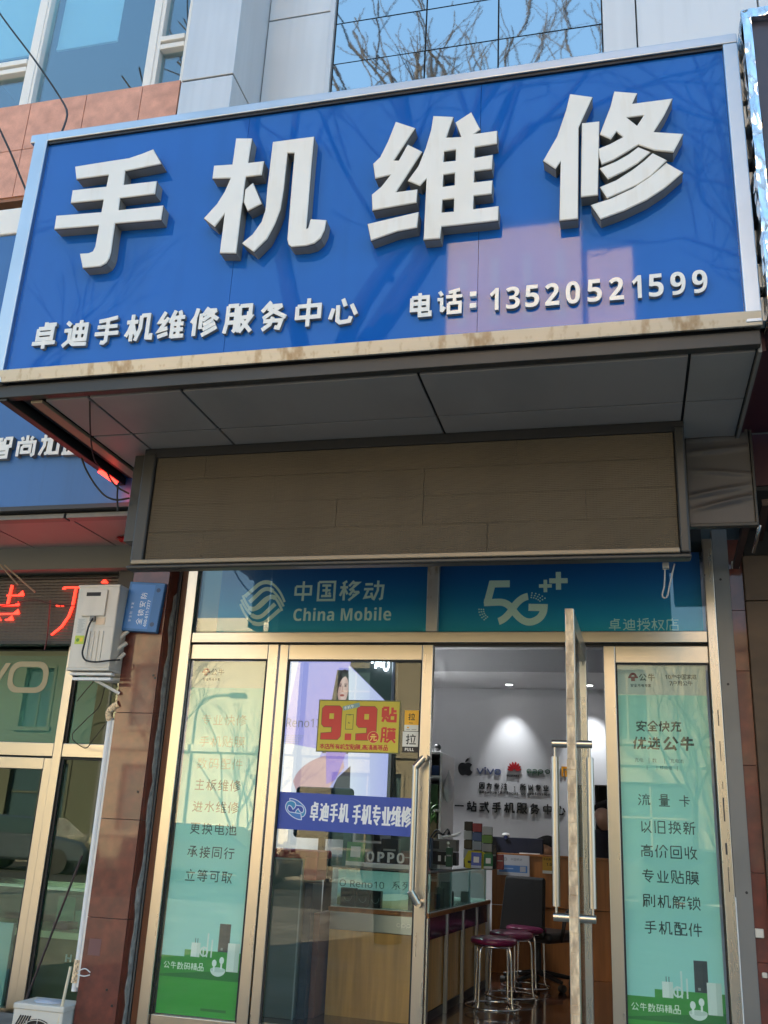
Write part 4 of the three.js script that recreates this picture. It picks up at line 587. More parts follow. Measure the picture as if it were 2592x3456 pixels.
// stickers on the closed door
{
  const Z = -0.0205, t = canvasTex(930, 570, (c, w, h) => {
    c.fillStyle = '#c9b83a'; c.fillRect(0, 0, w, h); c.strokeStyle = '#5d6340'; c.lineWidth = 12; c.strokeRect(6, 6, w - 12, h - 12);
    const nine = (x, y, s) => { c.beginPath(); const p = [[30, 0], [200, 0], [230, 30], [230, 330], [195, 370], [0, 370], [0, 300], [120, 290], [120, 235], [30, 235], [0, 205], [0, 30]]; p.forEach(([a, b], i) => (i ? c.lineTo(x + a * s, y + b * s) : c.moveTo(x + a * s, y + b * s))); c.closePath(); c.fillStyle = '#c8352f'; c.fill(); c.strokeStyle = '#5a4a30'; c.lineWidth = 5; c.stroke(); c.fillStyle = '#c9b83a'; c.fillRect(x + 88 * s, y + 85 * s, 52 * s, 60 * s); };
    nine(42, 66, 1); nine(440, 66, 1); c.fillStyle = '#c8352f'; c.fillRect(318, 366, 74, 72);
    c.strokeStyle = '#4d5a3a'; c.lineWidth = 6; c.strokeRect(320, 160, 84, 160); c.fillStyle = '#4d5a3a'; c.fillRect(345, 160, 34, 8); c.fillRect(350, 240, 8, 18); c.fillRect(362, 248, 8, 10);
    c.save(); c.translate(285, 78); c.rotate(-0.24); c.fillStyle = '#7fa3a8'; c.fillRect(-8, -8, 192, 48); write(c, '手机专享', 4, -2, 36, { color: '#e8efe6', pen: 0.11 }); c.restore();
    c.beginPath(); c.arc(640, 400, 62, 0, 7); c.fillStyle = '#c8352f'; c.fill(); c.lineWidth = 6; c.strokeStyle = '#d9b96a'; c.stroke(); write(c, '元', 600, 362, 78, { color: '#ecd668', pen: 0.13 });
    write(c, '贴', 724, 70, 166, { color: '#c8352f', pen: 0.17 }); write(c, '膜', 724, 292, 166, { color: '#c8352f', pen: 0.13 });
    write(c, '本店所有机型贴膜,高清高等品', 40, 480, 58, { color: '#b63a2c', pen: 0.15, pitch: 1.04, wide: 0.96 });
  });
  const st = thing('price_sticker', 'yellow sticker with red 9.9 price on the closed glass door', 'sticker'); const g = sheet(-0.642, -0.178, 1.858, 2.139, Z); mesh('print', g, S({ map: t, roughness: 0.45 }), st);
  const pull = (w, h, yellow) => canvasTex(w, h, (c) => { c.fillStyle = yellow ? '#efb32a' : '#dcdcd6'; c.fillRect(0, 0, w, h); if (yellow) { write(c, '拉', 70, 50, 130, { color: '#3a2f12', pen: 0.12 }); c.fillStyle = '#5b4818'; c.font = 'bold 34px sans-serif'; c.fillText('PULL', 84, 240); c.fillStyle = '#dcdcd2'; c.fillRect(0, 265, w, h); c.fillStyle = '#e2a92c'; c.fillRect(50, 300, 40, 26); c.fillStyle = '#6b6450'; c.fillRect(40, 345, 70, 8); c.fillRect(140, 345, 90, 8); } else { write(c, '拉', 62, 40, 190, { color: '#22221f', pen: 0.1 }); c.fillStyle = '#17171a'; c.fillRect(0, h - 100, w, 100); c.fillStyle = '#e8e8e4'; c.font = 'bold 74px sans-serif'; c.fillText('PULL', 44, h - 24); } });
  solo('pull_sticker', 'yellow pull sticker on the closed glass door beside its handle', 'sticker', sheet(-0.154, -0.077, 1.979, 2.088, Z), S({ map: pull(266, 376, true), roughness: 0.5 }));
  solo('pull_sticker', 'black and white PULL sticker below the yellow one on the glass door', 'sticker', sheet(-0.161, -0.070, 1.868, 1.976, Z), S({ map: pull(310, 366, false), roughness: 0.5 }));
  const b = canvasTex(1470, 380, (c, w, h) => {
    c.fillStyle = '#2a4aa6'; c.fillRect(0, 0, w, h); c.strokeStyle = '#c9d6e8'; c.lineWidth = 9; c.lineJoin = 'round';
    const bird = () => { c.beginPath(); c.moveTo(-72, -108); c.quadraticCurveTo(10, -112, 90, -30); c.quadraticCurveTo(128, 24, 92, 70); c.quadraticCurveTo(50, 96, 12, 66); c.quadraticCurveTo(-14, 30, 28, -6); c.quadraticCurveTo(50, 40, 78, 34); c.quadraticCurveTo(100, -10, 60, -34); c.lineTo(-60, -46); c.closePath(); const g = c.createLinearGradient(0, -110, 0, 80); g.addColorStop(0, '#3f6fc0'); g.addColorStop(1, '#2d8fb8'); c.fillStyle = g; c.fill(); c.stroke(); };
    c.save(); c.translate(190, 170); c.scale(1.02, 0.98); bird(); c.rotate(Math.PI); bird(); c.restore();
    write(c, '卓迪手机', 345, 80, 205, { color: '#e4e8ea', pen: 0.10, wide: 0.48, pitch: 1.06 }); write(c, '手机专业维修', 795, 80, 212, { color: '#e4e8ea', pen: 0.10, wide: 0.475, pitch: 1.03 });
  });
  const bs = thing('blue_banner_sticker', 'blue strip sticker with white writing across the closed glass door', 'sticker', [-0.464, 1.543, 0], undefined); mesh('print', sheet(-0.368, 0.396, -0.095, 0.095, Z), S({ map: b, roughness: 0.45 }), bs); bs.rotation.z = -0.011;
}
// red tiled column left of the shopfront
{
  const c = thing('tiled_column', 'glossy red tiled column between the two shopfronts', 'column');
  const ys = [FLOOR - 0.4, 0.37, 0.963, 1.46, 2.03, 2.62, 3.0];
  for (let i = 0; i < ys.length - 1; i++) { mesh('tile', bx(-1.80, -1.5675, ys[i] + 0.001, ys[i + 1] - 0.001, 0.10, 0.12, 0.0015), M.redtile, c); mesh('tile', bx(-1.584, -1.566, ys[i] + 0.001, ys[i + 1] - 0.001, 0.0, 0.0995, 0.001), M.redtile, c); }
  mesh('core', bx(-1.797, -1.58, 0, 3.0, -0.19, 0.0985), M.cement, c);
  const pts = [[0.005, 0.2]]; for (let y = 0.2; y < 2.75; y += 0.07) pts.push([0.035 + 0.03 * fbm(y * 0.37, 0.3, 8, 3, 3, 5) + 0.03 * (hash(Math.round(y * 100), 1, 2) - 0.5), y]); pts.push([0.005, 2.75]);
  const g = ext([[pts]], 0.004); g.rotateY(-Math.PI / 2); g.translate(-1.5615, 0, 0.0); mesh('cement_patch', g, M.cement, c);
  const sp = []; for (const [x, y] of [[-1.598, 2.235], [-1.585, 2.22], [-1.605, 1.60], [-1.64, 0.62], [-1.60, 0.55]]) sp.push(bx(x, x + 0.012, y, y + 0.012, 0.12, 0.123, 0.003)); mesh('bolt', sp, M.black, c);
  mesh('paper_scrap', [bx(-1.77, -1.70, 0.78, 0.86, 0.1201, 0.1212)], colour(0.20, 0.10, 0.09, 0.9), c);
  mesh('side_cover', bx(-2.08, -1.80, 2.50, 3.1, -0.215, -0.19), M.darkmetal, c);
  const j = thing('steel_guide', 'grey steel guide and brown strip between the red column and the door frame', 'guide rail');
  mesh('guide', bx(-1.563, -1.553, 0, 3.0, -0.10, -0.01), M.greysteel, j); mesh('brown_strip', bx(-1.541, -1.503, 0, 3.0, -0.08, 0.0), colour(0.17, 0.065, 0.03, 0.4), j); mesh('gap', bx(-1.56, -1.43, 0, 3.0, -0.12, -0.085), M.black, j);
}
// right edge of the shopfront
{
  const r = thing('steel_strip', 'flat grey steel strip with black holes right of the door frame', 'steel strip');
  mesh('plate', bx(1.4695, 1.545, 0.0, 3.05, -0.08, 0.014, 0.002), M.greysteel, r);
  const h = []; for (const [x, y] of [[1.502, 2.24], [1.521, 1.272], [1.50, 2.78]]) { const g = new THREE.CylinderGeometry(0.0065, 0.0065, 0.003, 10); g.rotateX(Math.PI / 2); g.translate(x, y, 0.0145); h.push(g); } mesh('hole', h, M.black, r);
  mesh('putty', [bx(1.467, 1.4725, 0.45, 1.25, 0.0, 0.024, 0.003)], M.white, r);
  const t = thing('tile_strip', 'narrow red tiled strip right of the grey steel strip', 'tile strip'); let y = 0;
  for (const y1 of [0.53, 0.975, 1.36, 1.85, 2.31, 2.62, 3.0]) { mesh('tile', bx(1.5465, 1.612, y + 0.001, y1 - 0.001, -0.06, -0.006 + rr(-0.002, 0.002), 0.001), M.redtile, t); y = y1; }
  mesh('core', bx(1.547, 1.63, 0, 3.0, -0.25, -0.062), M.cement, t);
  const bits = []; for (const [x, yy, s] of [[1.575, 0.925, 0.012], [1.565, 1.10, 0.02], [1.58, 2.86, 0.02]]) bits.push(bx(x - s, x + s, yy - s, yy + s, -0.004, 0.01, 0.005)); mesh('plaster_bit', bits, M.ac, t);
  const k = thing('brown_panel', 'brown board facing of the neighbouring shop at the right edge', 'panel');
  mesh('sheet', [bx(1.614, 2.6, 0, 2.66, -0.02, 0.03, 0.003)], M.kraft, k); mesh('sheet', [bx(1.614, 2.6, 2.664, 2.9, -0.02, 0.032, 0.003)], M.kraft, k); mesh('backing', bx(1.63, 2.6, 0, 3.4, -0.4, -0.03), M.dark, k);
}

// ---------------------------------------------------------------- the shop on the left: its front stands 0.3 m behind ours; its parts were measured on our plane and are enlarged to match
const LX = (x) => x * 1.0594 - 0.0597, LY = (y) => y * 1.0594 - 0.0864, LP = (l) => l.map(([x, y, z]) => [LX(x), LY(y), z - 0.3]);
const LB = (x0, x1, y0, y1, z0, z1, r) => bx(LX(x0), LX(x1), LY(y0), LY(y1), z0 - 0.3, z1 - 0.3, r), LG = (g) => g.scale(1.0594, 1.0594, 1).translate(-0.0597, -0.0864, -0.3);
{
  const s = thing('neighbour_sign', 'pale blue fascia sign with grey characters, half hidden at the left edge', 'shop sign');
  for (const [x0, x1] of [[-5.2, -3.88], [-3.878, -2.674], [-2.672, -1.60]]) mesh('board', bx(x0, x1, 3.152, 5.05, 0.47, 0.50), M.blue2, s);
  mesh('frame_rail', bx(-5.2, -1.70, 5.055, 5.255, 0.43, 0.515, 0.01), M.pvc, s); mesh('frame_rail', bx(-5.2, -1.60, 3.122, 3.151, 0.43, 0.512, 0.004), M.darkmetal, s);
  mesh('core', bx(-5.2, -1.62, 3.16, 5.2, 0.36, 0.465), M.dark, s);
  [['智', -2.547], ['尚', -2.380], ['加', -2.225], ['盟', -2.072]].forEach(([ch, x]) => { const c = mesh('character', solidChar(ch, 0.135, 0.14, 0.03, x, 3.522, 0.501, { pen: 0.145 }), M.ret, s); mesh('face', solidChar(ch, 0.135, 0.14, 0.003, x, 3.522, 0.5315, { pen: 0.145 }), M.letter, c); });
  const c = thing('neighbour_canopy', 'grey panelled soffit lit red, under the pale blue sign at the left', 'canopy');
  const xs = [-4.2, -2.675, -2.09, -1.60];
  for (let i = 0; i < 3; i++) mesh('soffit_panel', bx(xs[i] + 0.006, xs[i + 1] - 0.006, 3.095, 3.107, -0.32, 0.395, 0.002), M.soffit, c);
  mesh('front_strip', [bx(-4.2, -2.682, 3.083, 3.112, 0.40, 0.47, 0.003), bx(-2.668, -2.097, 3.083, 3.112, 0.40, 0.47, 0.003), bx(-2.083, -1.62, 3.083, 3.112, 0.40, 0.47, 0.003)], M.greysteel, c);
  mesh('deck', bx(-4.2, -1.60, 3.112, 3.125, -0.4, 0.45), M.dark, c);
  mesh('red_plastic_scrap', (() => { const g = new THREE.IcosahedronGeometry(0.04, 2), p = g.attributes.position; for (let i = 0; i < p.count; i++) { const k = 0.5 + hash(i, 3, 1); p.setXYZ(i, p.getX(i) * k * 1.8, p.getY(i) * k * 0.4, p.getZ(i) * k); } g.computeVertexNormals(); g.translate(-1.90, 3.083, 0.04); return g; })(), colour(0.45, 0.02, 0.02, 0.4), c);
  mesh('header', [LB(-3.5, -1.83, 2.905, 2.965, -0.06, 0.05, 0.004), LB(-3.5, -1.83, 2.872, 2.900, -0.06, 0.075, 0.006), LB(-3.5, -1.83, 2.84, 2.87, -0.06, 0.02)], M.boxframe, c);

  const f = thing('neighbour_shopfront', 'stainless framed windows and door of the shop at the left', 'shopfront');
  mesh('post', LB(-2.227, -2.172, FLOOR, 2.44, -0.06, 0.012, 0.004), M.steelV, f);
  mesh('lintel', [LB(-3.5, -2.229, 1.785, 1.862, -0.06, 0.01, 0.004), LB(-2.170, -1.70, 1.785, 1.862, -0.06, 0.01, 0.004)], M.steel, f);
  mesh('stile', LB(-2.283, -2.231, FLOOR, 1.778, -0.05, 0.0, 0.004), M.steelV, f); mesh('rail', LB(-3.5, -2.284, 1.712, 1.778, -0.05, 0, 0.004), M.steel, f);
  mesh('rail', LB(-3.5, -1.70, FLOOR, 0.47, -0.06, 0.0), M.steel, f);
  for (const [x0, x1, y0, y1] of [[-3.5, -2.225, 1.86, 2.45], [-2.175, -1.70, 1.86, 2.45], [-3.5, -2.281, 0.46, 1.715], [-2.175, -1.70, 0.46, 1.787]]) mesh('glass_pane', LB(x0, x1, y0, y1, -0.026, -0.02), M.glassgreen, f);
  mesh('gasket', [LB(-2.171, -2.158, 0.47, 1.784, -0.018, -0.004), LB(-2.171, -2.158, 1.863, 2.44, -0.018, -0.004), LB(-2.171, -1.70, 1.772, 1.784, -0.0185, -0.0045), LB(-2.29, -2.284, 0.47, 1.71, -0.018, -0.004)], M.rubber, f);
  const ring = (x, y, w, h, r) => { const p = []; for (const [cx, cy, a] of [[w - r, h - r, 0], [-(w - r), h - r, 1], [-(w - r), -(h - r), 2], [w - r, -(h - r), 3]]) for (let i = 0; i <= 5; i++) { const t = (a + i / 5) * Math.PI / 2; p.push([x + cx + r * Math.cos(t), y + cy + r * Math.sin(t)]); } return p; };
  const dg = LG(ext([[ring(-2.492, 2.246, 0.136, 0.094, 0.07), ring(-2.492, 2.246, 0.103, 0.062, 0.05)], [[[-2.66, 2.33], [-2.625, 2.33], [-2.70, 2.19], [-2.74, 2.19]]]], 0.002).translate(0, 0, -0.0195)); mesh('logo_decal', dg, colour(0.34, 0.30, 0.18), f);
  mesh('inner_film', LB(-3.4, -2.23, 1.865, 2.44, -0.40, -0.395), P({ color: lin(0.20, 0.36, 0.36), roughness: 0.6 }), f, 'teal poster backs behind the upper pane');
  // the room behind
  struct('neighbour_floor', bx(-5.2, -1.92, 0.1, 0.347, -3.2, -0.36), M.floor);
  struct('neighbour_wall', [bx(-5.2, -1.90, 0.3, 3.2, -3.3, -3.2), bx(-5.3, -5.2, FLOOR, 3.2, -3.2, 0), bx(-5.2, -1.92, 3.0, 3.2, -3.2, -0.4), bx(-1.92, -1.902, 0.3, 3.1, -3.2, -0.36)], S({ color: lin(0.34, 0.38, 0.33), roughness: 0.8 }));
  struct('neighbour_pier', bx(-5.4, -3.77, 0, 3.1, -0.5, -0.28), M.redtile);
  const k = thing('display_case', 'glass topped wooden display case inside the shop at the left', 'display case');
  mesh('base', LB(-3.6, -2.09, FLOOR, 0.78, -0.95, -0.45), colour(0.20, 0.16, 0.06, 0.5), k); mesh('edge', LB(-3.6, -2.09, 0.78, 0.815, -0.96, -0.44), colour(0.75, 0.74, 0.40, 0.4), k);
  mesh('glass_pane', [LB(-3.6, -2.09, 0.818, 1.035, -0.46, -0.454), LB(-3.6, -2.09, 1.036, 1.042, -0.95, -0.45)], M.glassgreen, k); mesh('rim', [LB(-3.6, -2.09, 1.043, 1.06, -0.46, -0.44), LB(-3.6, -2.09, 1.043, 1.06, -0.96, -0.94)], M.chrome, k);
  mesh('lettering', [LB(-2.215, -2.205, 0.66, 0.70, -0.449, -0.446), LB(-2.185, -2.175, 0.66, 0.70, -0.449, -0.446), LB(-2.205, -2.185, 0.676, 0.684, -0.449, -0.446)], M.white, k);
  const goods = thing('phone_box_pile', 'pale boxes and a pink box inside the left display case', 'boxes'); mesh('pale_box', [LB(-2.46, -2.34, 0.822, 0.99, -0.85, -0.7), LB(-2.30, -2.22, 0.822, 0.92, -0.8, -0.65)], colour(0.45, 0.55, 0.45), goods); mesh('pink_box', [LB(-2.36, -2.26, 0.822, 0.86, -0.62, -0.5)], colour(0.5, 0.12, 0.2), goods); mesh('dark_box', LB(-2.28, -2.12, 0.822, 0.96, -0.88, -0.72), colour(0.06, 0.1, 0.11), goods);
  solo('white_board', 'white display board standing behind the left shop door', 'board', LB(-2.85, -2.392, FLOOR, 0.875, -0.16, -0.13, 0.004), colour(0.62, 0.68, 0.66, 0.4));

  // LED message board
  const l = thing('led_sign', 'dark LED message board with glowing red characters above the left shop window', 'led sign');
  mesh('screen', LB(-3.5, -1.90, 2.448, 2.826, 0.04, 0.088), S({ color: lin(0.075, 0.066, 0.055), roughness: 0.42, bumpMap: again(T.rib, 0.16), bumpScale: 0.004, map: again(T.grime, 0.8) }), l);
  mesh('frame', [LB(-3.5, -1.90, 2.425, 2.447, 0.03, 0.10, 0.003), LB(-3.5, -1.90, 2.827, 2.838, 0.03, 0.10, 0.003), LB(-1.899, -1.885, 2.425, 2.838, 0.03, 0.10, 0.003)], M.black, l);
  const red = glow(1, 0.03, 0.015, 0.9);
  // two characters made of thick lit strokes with seriffed ends, as the dots run together
  const led = (list) => list.map(([a, b, w]) => beam([LX(a[0]), LY(a[1]), -0.2075], [LX(b[0]), LY(b[1]), -0.2075], w * 1.3, 0.009));
  const tri = (x, y, s) => LG(ext([[[[x - s, y], [x + s * 0.5, y], [x, y + s * 0.9]]]], 0.008).translate(0, 0, 0.0885));
  mesh('lit_character', [...led([[[-2.66, 2.727], [-2.545, 2.727], 0.009], [[-2.632, 2.79], [-2.640, 2.665], 0.024], [[-2.70, 2.666], [-2.565, 2.666], 0.009], [[-2.70, 2.612], [-2.555, 2.612], 0.009], [[-2.70, 2.575], [-2.67, 2.575], 0.011], [[-2.64, 2.575], [-2.585, 2.575], 0.011]]), tri(-2.555, 2.728, 0.032), tri(-2.572, 2.667, 0.024), tri(-2.565, 2.613, 0.032), tri(-2.60, 2.576, 0.03), tri(-2.69, 2.576, 0.028)], red, l);
  mesh('lit_character', led([[[-2.272, 2.772], [-2.172, 2.772], 0.013], [[-2.187, 2.77], [-2.192, 2.65], 0.026], [[-2.192, 2.655], [-2.208, 2.59], 0.024], [[-2.207, 2.595], [-2.245, 2.53], 0.021], [[-2.243, 2.533], [-2.306, 2.482], 0.016], [[-2.306, 2.66], [-2.286, 2.66], 0.010], [[-2.272, 2.66], [-2.258, 2.66], 0.010], [[-2.28, 2.765], [-2.262, 2.765], 0.012]]), red, l);
  mesh('lit_character', led([[[-2.022, 2.80], [-1.985, 2.80], 0.02], [[-2.012, 2.81], [-1.995, 2.81], 0.02]]), red, l);
  const ra = new THREE.RectAreaLight(lin(1, 0.04, 0.03), 0.42, 0.95, 0.28); ra.position.set(-2.55, 2.732, -0.192); ra.lookAt(-2.55, 2.732, 2); scene.add(ra);
  solo('red_rope', 'dark red cord hanging in front of the LED message board', 'cord', tube(LP([[-2.34, 2.69, 0.115], [-2.328, 2.58, 0.12], [-2.318, 2.45, 0.12], [-2.322, 2.385, 0.12]]), 0.0045, 14, 6), colour(0.10, 0.02, 0.02));
  for (const [a, b, c] of [[[-2.62, 2.885, 0.30], [-2.51, 2.762, 0.22], 'left'], [[-2.57, 2.865, 0.30], [-2.385, 2.715, 0.22], 'right']]) solo('wooden_stick', c + ' thin wooden stick leaning before the LED message board', 'stick', rod(...LP([a, b]), 0.0055, 0.0055, 6), colour(0.30, 0.24, 0.16));
  solo('black_wire', 'sagging black wire crossing the LED message board', 'wire', tube(LP([[-3.0, 2.63, 0.12], [-2.62, 2.66, 0.13], [-2.44, 2.69, 0.13], [-2.33, 2.665, 0.13], [-2.18, 2.653, 0.12], [-1.95, 2.66, 0.11]]), 0.0035, 30, 5), M.black);

  // air conditioner seen from its end
  const a = thing('air_conditioner', 'beige air conditioner outdoor unit on a bracket beside the red column', 'air conditioner');
  mesh('casing', bx(-2.068, -1.803, 2.258, 2.735, -0.22, 0.25, 0.008), M.ac, a); mesh('lid', bx(-2.071, -1.800, 2.728, 2.742, -0.223, 0.254, 0.004), M.ac, a); mesh('foot_pan', bx(-2.07, -1.801, 2.245, 2.260, -0.223, 0.253, 0.004), M.ac, a);
  mesh('service_cover', bx(-2.022, -1.872, 2.555, 2.712, 0.249, 0.262, 0.008), M.ac, a); mesh('hand_grip', bx(-2.005, -1.912, 2.672, 2.696, 0.2575, 0.2630, 0.003), M.dark, a);
  mesh('rib', [-1.958, -1.93, -1.902, -1.874].map((x) => bx(x, x + 0.009, 2.29, 2.47, 0.249, 0.255, 0.003)).concat([bx(-1.965, -1.82, 2.494, 2.498, 0.249, 0.2525)]), M.ac, a);
  const lab = canvasTex(128, 320, (c) => { c.fillStyle = '#c8c9c2'; c.fillRect(0, 0, 128, 320); c.fillStyle = '#8e948f'; for (let i = 0; i < 16; i++) c.fillRect(10 + (i % 3) * 6, 12 + i * 11, 50 + hash(i, 2, 2) * 50, 4); c.fillStyle = '#b7c94a'; c.fillRect(0, 215, 128, 105); c.fillStyle = '#5f8a34'; c.beginPath(); c.arc(40, 270, 22, 0, 7); c.fill(); c.fillStyle = '#e3c43a'; c.fillRect(70, 240, 40, 50); });
  mesh('rating_label', sheet(-2.043, -1.985, 2.395, 2.545, 0.2518, 0.0015), S({ map: lab, roughness: 0.6 }), a); mesh('warning_label', bx(-1.925, -1.868, 2.508, 2.548, 0.2500, 0.2524), colour(0.72, 0.55, 0.38), a);
  mesh('terminal_box', bx(-1.958, -1.928, 2.525, 2.556, 0.25, 0.27, 0.003), M.greysteel, a);
  mesh('power_cord', tube([[-1.938, 2.54, 0.27], [-1.948, 2.49, 0.283], [-1.957, 2.39, 0.285], [-1.962, 2.335, 0.283], [-1.94, 2.30, 0.282], [-1.88, 2.288, 0.28], [-1.80, 2.30, 0.26], [-1.77, 2.315, 0.2]], 0.0052, 40, 7), M.rubber, a);
  mesh('pipe', [tube([[-1.83, 2.42, 0.16], [-1.80, 2.455, 0.165], [-1.77, 2.49, 0.15]], 0.012, 10, 8), tube([[-1.835, 2.355, 0.17], [-1.80, 2.385, 0.175], [-1.77, 2.42, 0.15]], 0.013, 10, 8), tube([[-1.83, 2.27, 0.17], [-1.80, 2.31, 0.18], [-1.775, 2.36, 0.15]], 0.012, 10, 8)], M.ac, a, 'taped refrigerant pipes');
  const bk = thing('wall_bracket', 'white steel bracket carrying the beige air conditioner', 'bracket');
  mesh('arm', [bx(-2.055, -1.79, 2.222, 2.236, 0.20, 0.235, 0.002), bx(-2.055, -1.79, 2.222, 2.236, 0.02, 0.05, 0.002), bx(-2.03, -1.79, 2.192, 2.208, 0.21, 0.24, 0.002)], M.white, bk); mesh('strut', beam([-1.915, 2.205, 0.225], [-1.785, 2.135, 0.13], 0.02, 0.014), M.pvc, bk);
  for (const [n, pts] of [['upper', [[-2.0, 2.215, 0.06], [-2.06, 2.15, 0.05], [-2.11, 2.10, 0.03]]], ['lower', [[-1.91, 2.19, 0.08], [-1.935, 2.09, 0.06], [-2.03, 1.985, 0.05], [-2.11, 1.90, 0.03], [-2.02, 1.84, 0.05], [-1.94, 1.895, 0.06], [-1.88, 1.97, 0.07]]]]) solo('thin_wire', n + ' thin wire hanging across the narrow pane below the air conditioner', 'wire', tube(pts.map(([x, y, z], i) => (x < -1.95 ? LP([[x, y, z]])[0] : [x, y, z])), 0.0028, 36, 5), M.dark);
  // blue plaque on the column
  const pt = canvasTex(300, 400, (c, w, h) => { c.fillStyle = '#2f6fae'; c.fillRect(0, 0, w, h); c.fillStyle = '#4684c9'; c.fillRect(18, 16, 205, 368); c.save(); c.translate(w / 2, h / 2); c.rotate(-Math.PI / 2); write(c, '金锁安防', -150, -36, 54, { color: '#dfe9f2', pen: 0.1, pitch: 1.32 }); c.fillStyle = '#cfdff0'; c.font = 'bold 36px sans-serif'; c.fillText('400-611-7377', -165, 58); write(c, '安全防盗专家', -130, -104, 24, { color: '#cfdff0', pen: 0.09, pitch: 1.3 }); c.restore(); c.fillStyle = '#1e3f66'; c.beginPath(); c.arc(256, 58, 18, 0, 7); c.fill(); c.beginPath(); c.arc(256, 342, 18, 0, 7); c.fill(); });
  const pq = thing('plaque', 'small blue plaque with sideways white writing fixed to the red column', 'plaque', [-1.695, 2.632, 0.135]); mesh('plate', bx(-0.112, 0.112, -0.148, 0.148, -0.012, 0.018, 0.004), colour(0.03, 0.13, 0.30, 0.35), pq); mesh('print', sheet(-0.108, 0.108, -0.144, 0.144, 0.0205), P({ map: pt, roughness: 0.35 }), pq); pq.rotation.set(-0.05, 0.06, -0.045);
  // pipe along the column and the second outdoor unit
  const wp = thing('white_pipe', 'white wrapped drain pipe running down the left side of the red column', 'pipe'); mesh('pipe', rod([-1.835, 0.60, 0.085], [-1.842, 2.0, 0.085], 0.0185, 0.0185, 14), M.white, wp); mesh('flat_cover', bx(-1.823, -1.805, 0.62, 1.99, 0.06, 0.10, 0.004), M.pvc, wp);
  mesh('tape', [tube([[-1.845, 1.99, 0.085], [-1.85, 2.03, 0.10], [-1.82, 2.06, 0.11], [-1.78, 2.08, 0.12]], 0.021, 14, 8), rod([-1.84, 0.64, 0.085], [-1.838, 0.75, 0.085], 0.023, 0.021, 9)], M.tape, wp); mesh('string', [tube([[-1.815, 0.70, 0.12], [-1.77, 0.715, 0.123], [-1.74, 0.70, 0.123]], 0.003, 10, 5), tube([[-1.815, 0.685, 0.12], [-1.77, 0.68, 0.123], [-1.74, 0.688, 0.123]], 0.003, 10, 5)], M.white, wp);
  solo('bamboo_rod', 'pale thin rod hanging below the white pipe', 'rod', rod([-1.812, 0.73, 0.20], [-1.835, 0.43, 0.21], 0.008, 0.008, 8), colour(0.70, 0.60, 0.42));
  solo('dark_rod', 'dark thin rod leaning across the narrow left window', 'rod', rod([-2.115, 0.50, 0.10], [-1.90, 1.262, 0.09], 0.0065, 0.0065, 8), colour(0.035, 0.02, 0.02, 0.4));
  const u = thing('air_conditioner', 'beige outdoor unit with a round fan grille at the bottom left corner', 'air conditioner');
  mesh('casing', [bx(-2.095, -1.81, 0.0, 0.525, 0.02, 0.215, 0.008)], M.ac, u); mesh('lid', bx(-2.098, -1.805, 0.515, 0.545, 0.015, 0.220, 0.008), M.ac, u);
  mesh('fan_hole', (() => { const g = new THREE.CylinderGeometry(0.125, 0.125, 0.004, 40); g.rotateX(Math.PI / 2); g.translate(-1.945, 0.355, 0.216); return g; })(), M.black, u);
  for (let i = 1; i <= 6; i++) { const g = new THREE.TorusGeometry(0.02 * i, 0.0022, 5, 40); g.translate(-1.945, 0.355, 0.222); mesh('grille_ring', g, M.ac, u); }
  for (let i = 0; i < 12; i++) { const t = (i / 12) * Math.PI * 2; mesh('grille_bar', rod([-1.945 + 0.02 * Math.cos(t), 0.355 + 0.02 * Math.sin(t), 0.222], [-1.945 + 0.13 * Math.cos(t), 0.355 + 0.13 * Math.sin(t), 0.222], 0.002, 0.002, 5), M.ac, u); }
  mesh('louvre', [0, 1, 2, 3, 4].map((i) => beam([-2.075 + i * 0.013, 0.43 - i * 0.004, 0.217], [-2.045 + i * 0.014, 0.49, 0.217], 0.006, 0.006)), M.dark, u);
  solo('crumpled_bag', 'crumpled pale plastic bag lying on the lower outdoor unit', 'bag', (() => { const g = new THREE.SphereGeometry(0.06, 24, 12), p = g.attributes.position; for (let i = 0; i < p.count; i++) { const k = 0.75 + 0.5 * fbm(p.getX(i) * 4 + 2, p.getZ(i) * 4 + 2, 8, 8, 3, 7); p.setXYZ(i, p.getX(i) * 1.25 * k, Math.max(0, p.getY(i)) * 0.28 * k, p.getZ(i) * k); } g.computeVertexNormals(); g.translate(-1.945, 0.546, 0.13); return g; })(), colour(0.42, 0.45, 0.52, 0.35));
  // cables in the corner of the two signs
  for (const [w, pts] of [['long', [[-1.69, 3.22, 1.0], [-1.65, 3.15, 1.0], [-1.57, 3.05, 1.0], [-1.51, 3.0, 1.0], [-1.455, 2.985, 0.99], [-1.40, 3.0, 0.97]]], ['short', [[-1.53, 3.135, 1.0], [-1.50, 3.09, 1.0], [-1.45, 3.045, 1.0], [-1.40, 3.02, 0.98]]], ['upright', [[-1.462, 3.08, 0.99], [-1.467, 3.03, 0.98], [-1.455, 2.93, 0.97]]]]) solo('black_cable', w + ' black cable hanging between the two blue signs at the left', 'cable', tube(pts, 0.0052, 30, 6), M.rubber);
  solo('overhead_wire', 'upper dark overhead wire running down to the top of the big sign', 'wire', tube([[-3.3, 7.1, 1.0], [-2.816, 6.406, 1.0], [-2.46, 5.94, 1.0], [-2.238, 5.629, 1.0], [-2.13, 5.46, 1.05], [-1.95, 5.02, 1.3], [-1.66, 4.74, 1.6]], 0.0065, 40, 6), M.rubber);
  solo('overhead_wire', 'lower dark overhead wire passing behind the left edge of the big sign', 'wire', tube([[-2.9, 5.9, 1.0], [-2.622, 5.446, 1.0], [-2.50, 5.24, 1.0], [-2.404, 5.064, 1.0], [-2.2, 4.7, 1.0]], 0.0065, 30, 6), M.rubber);
}

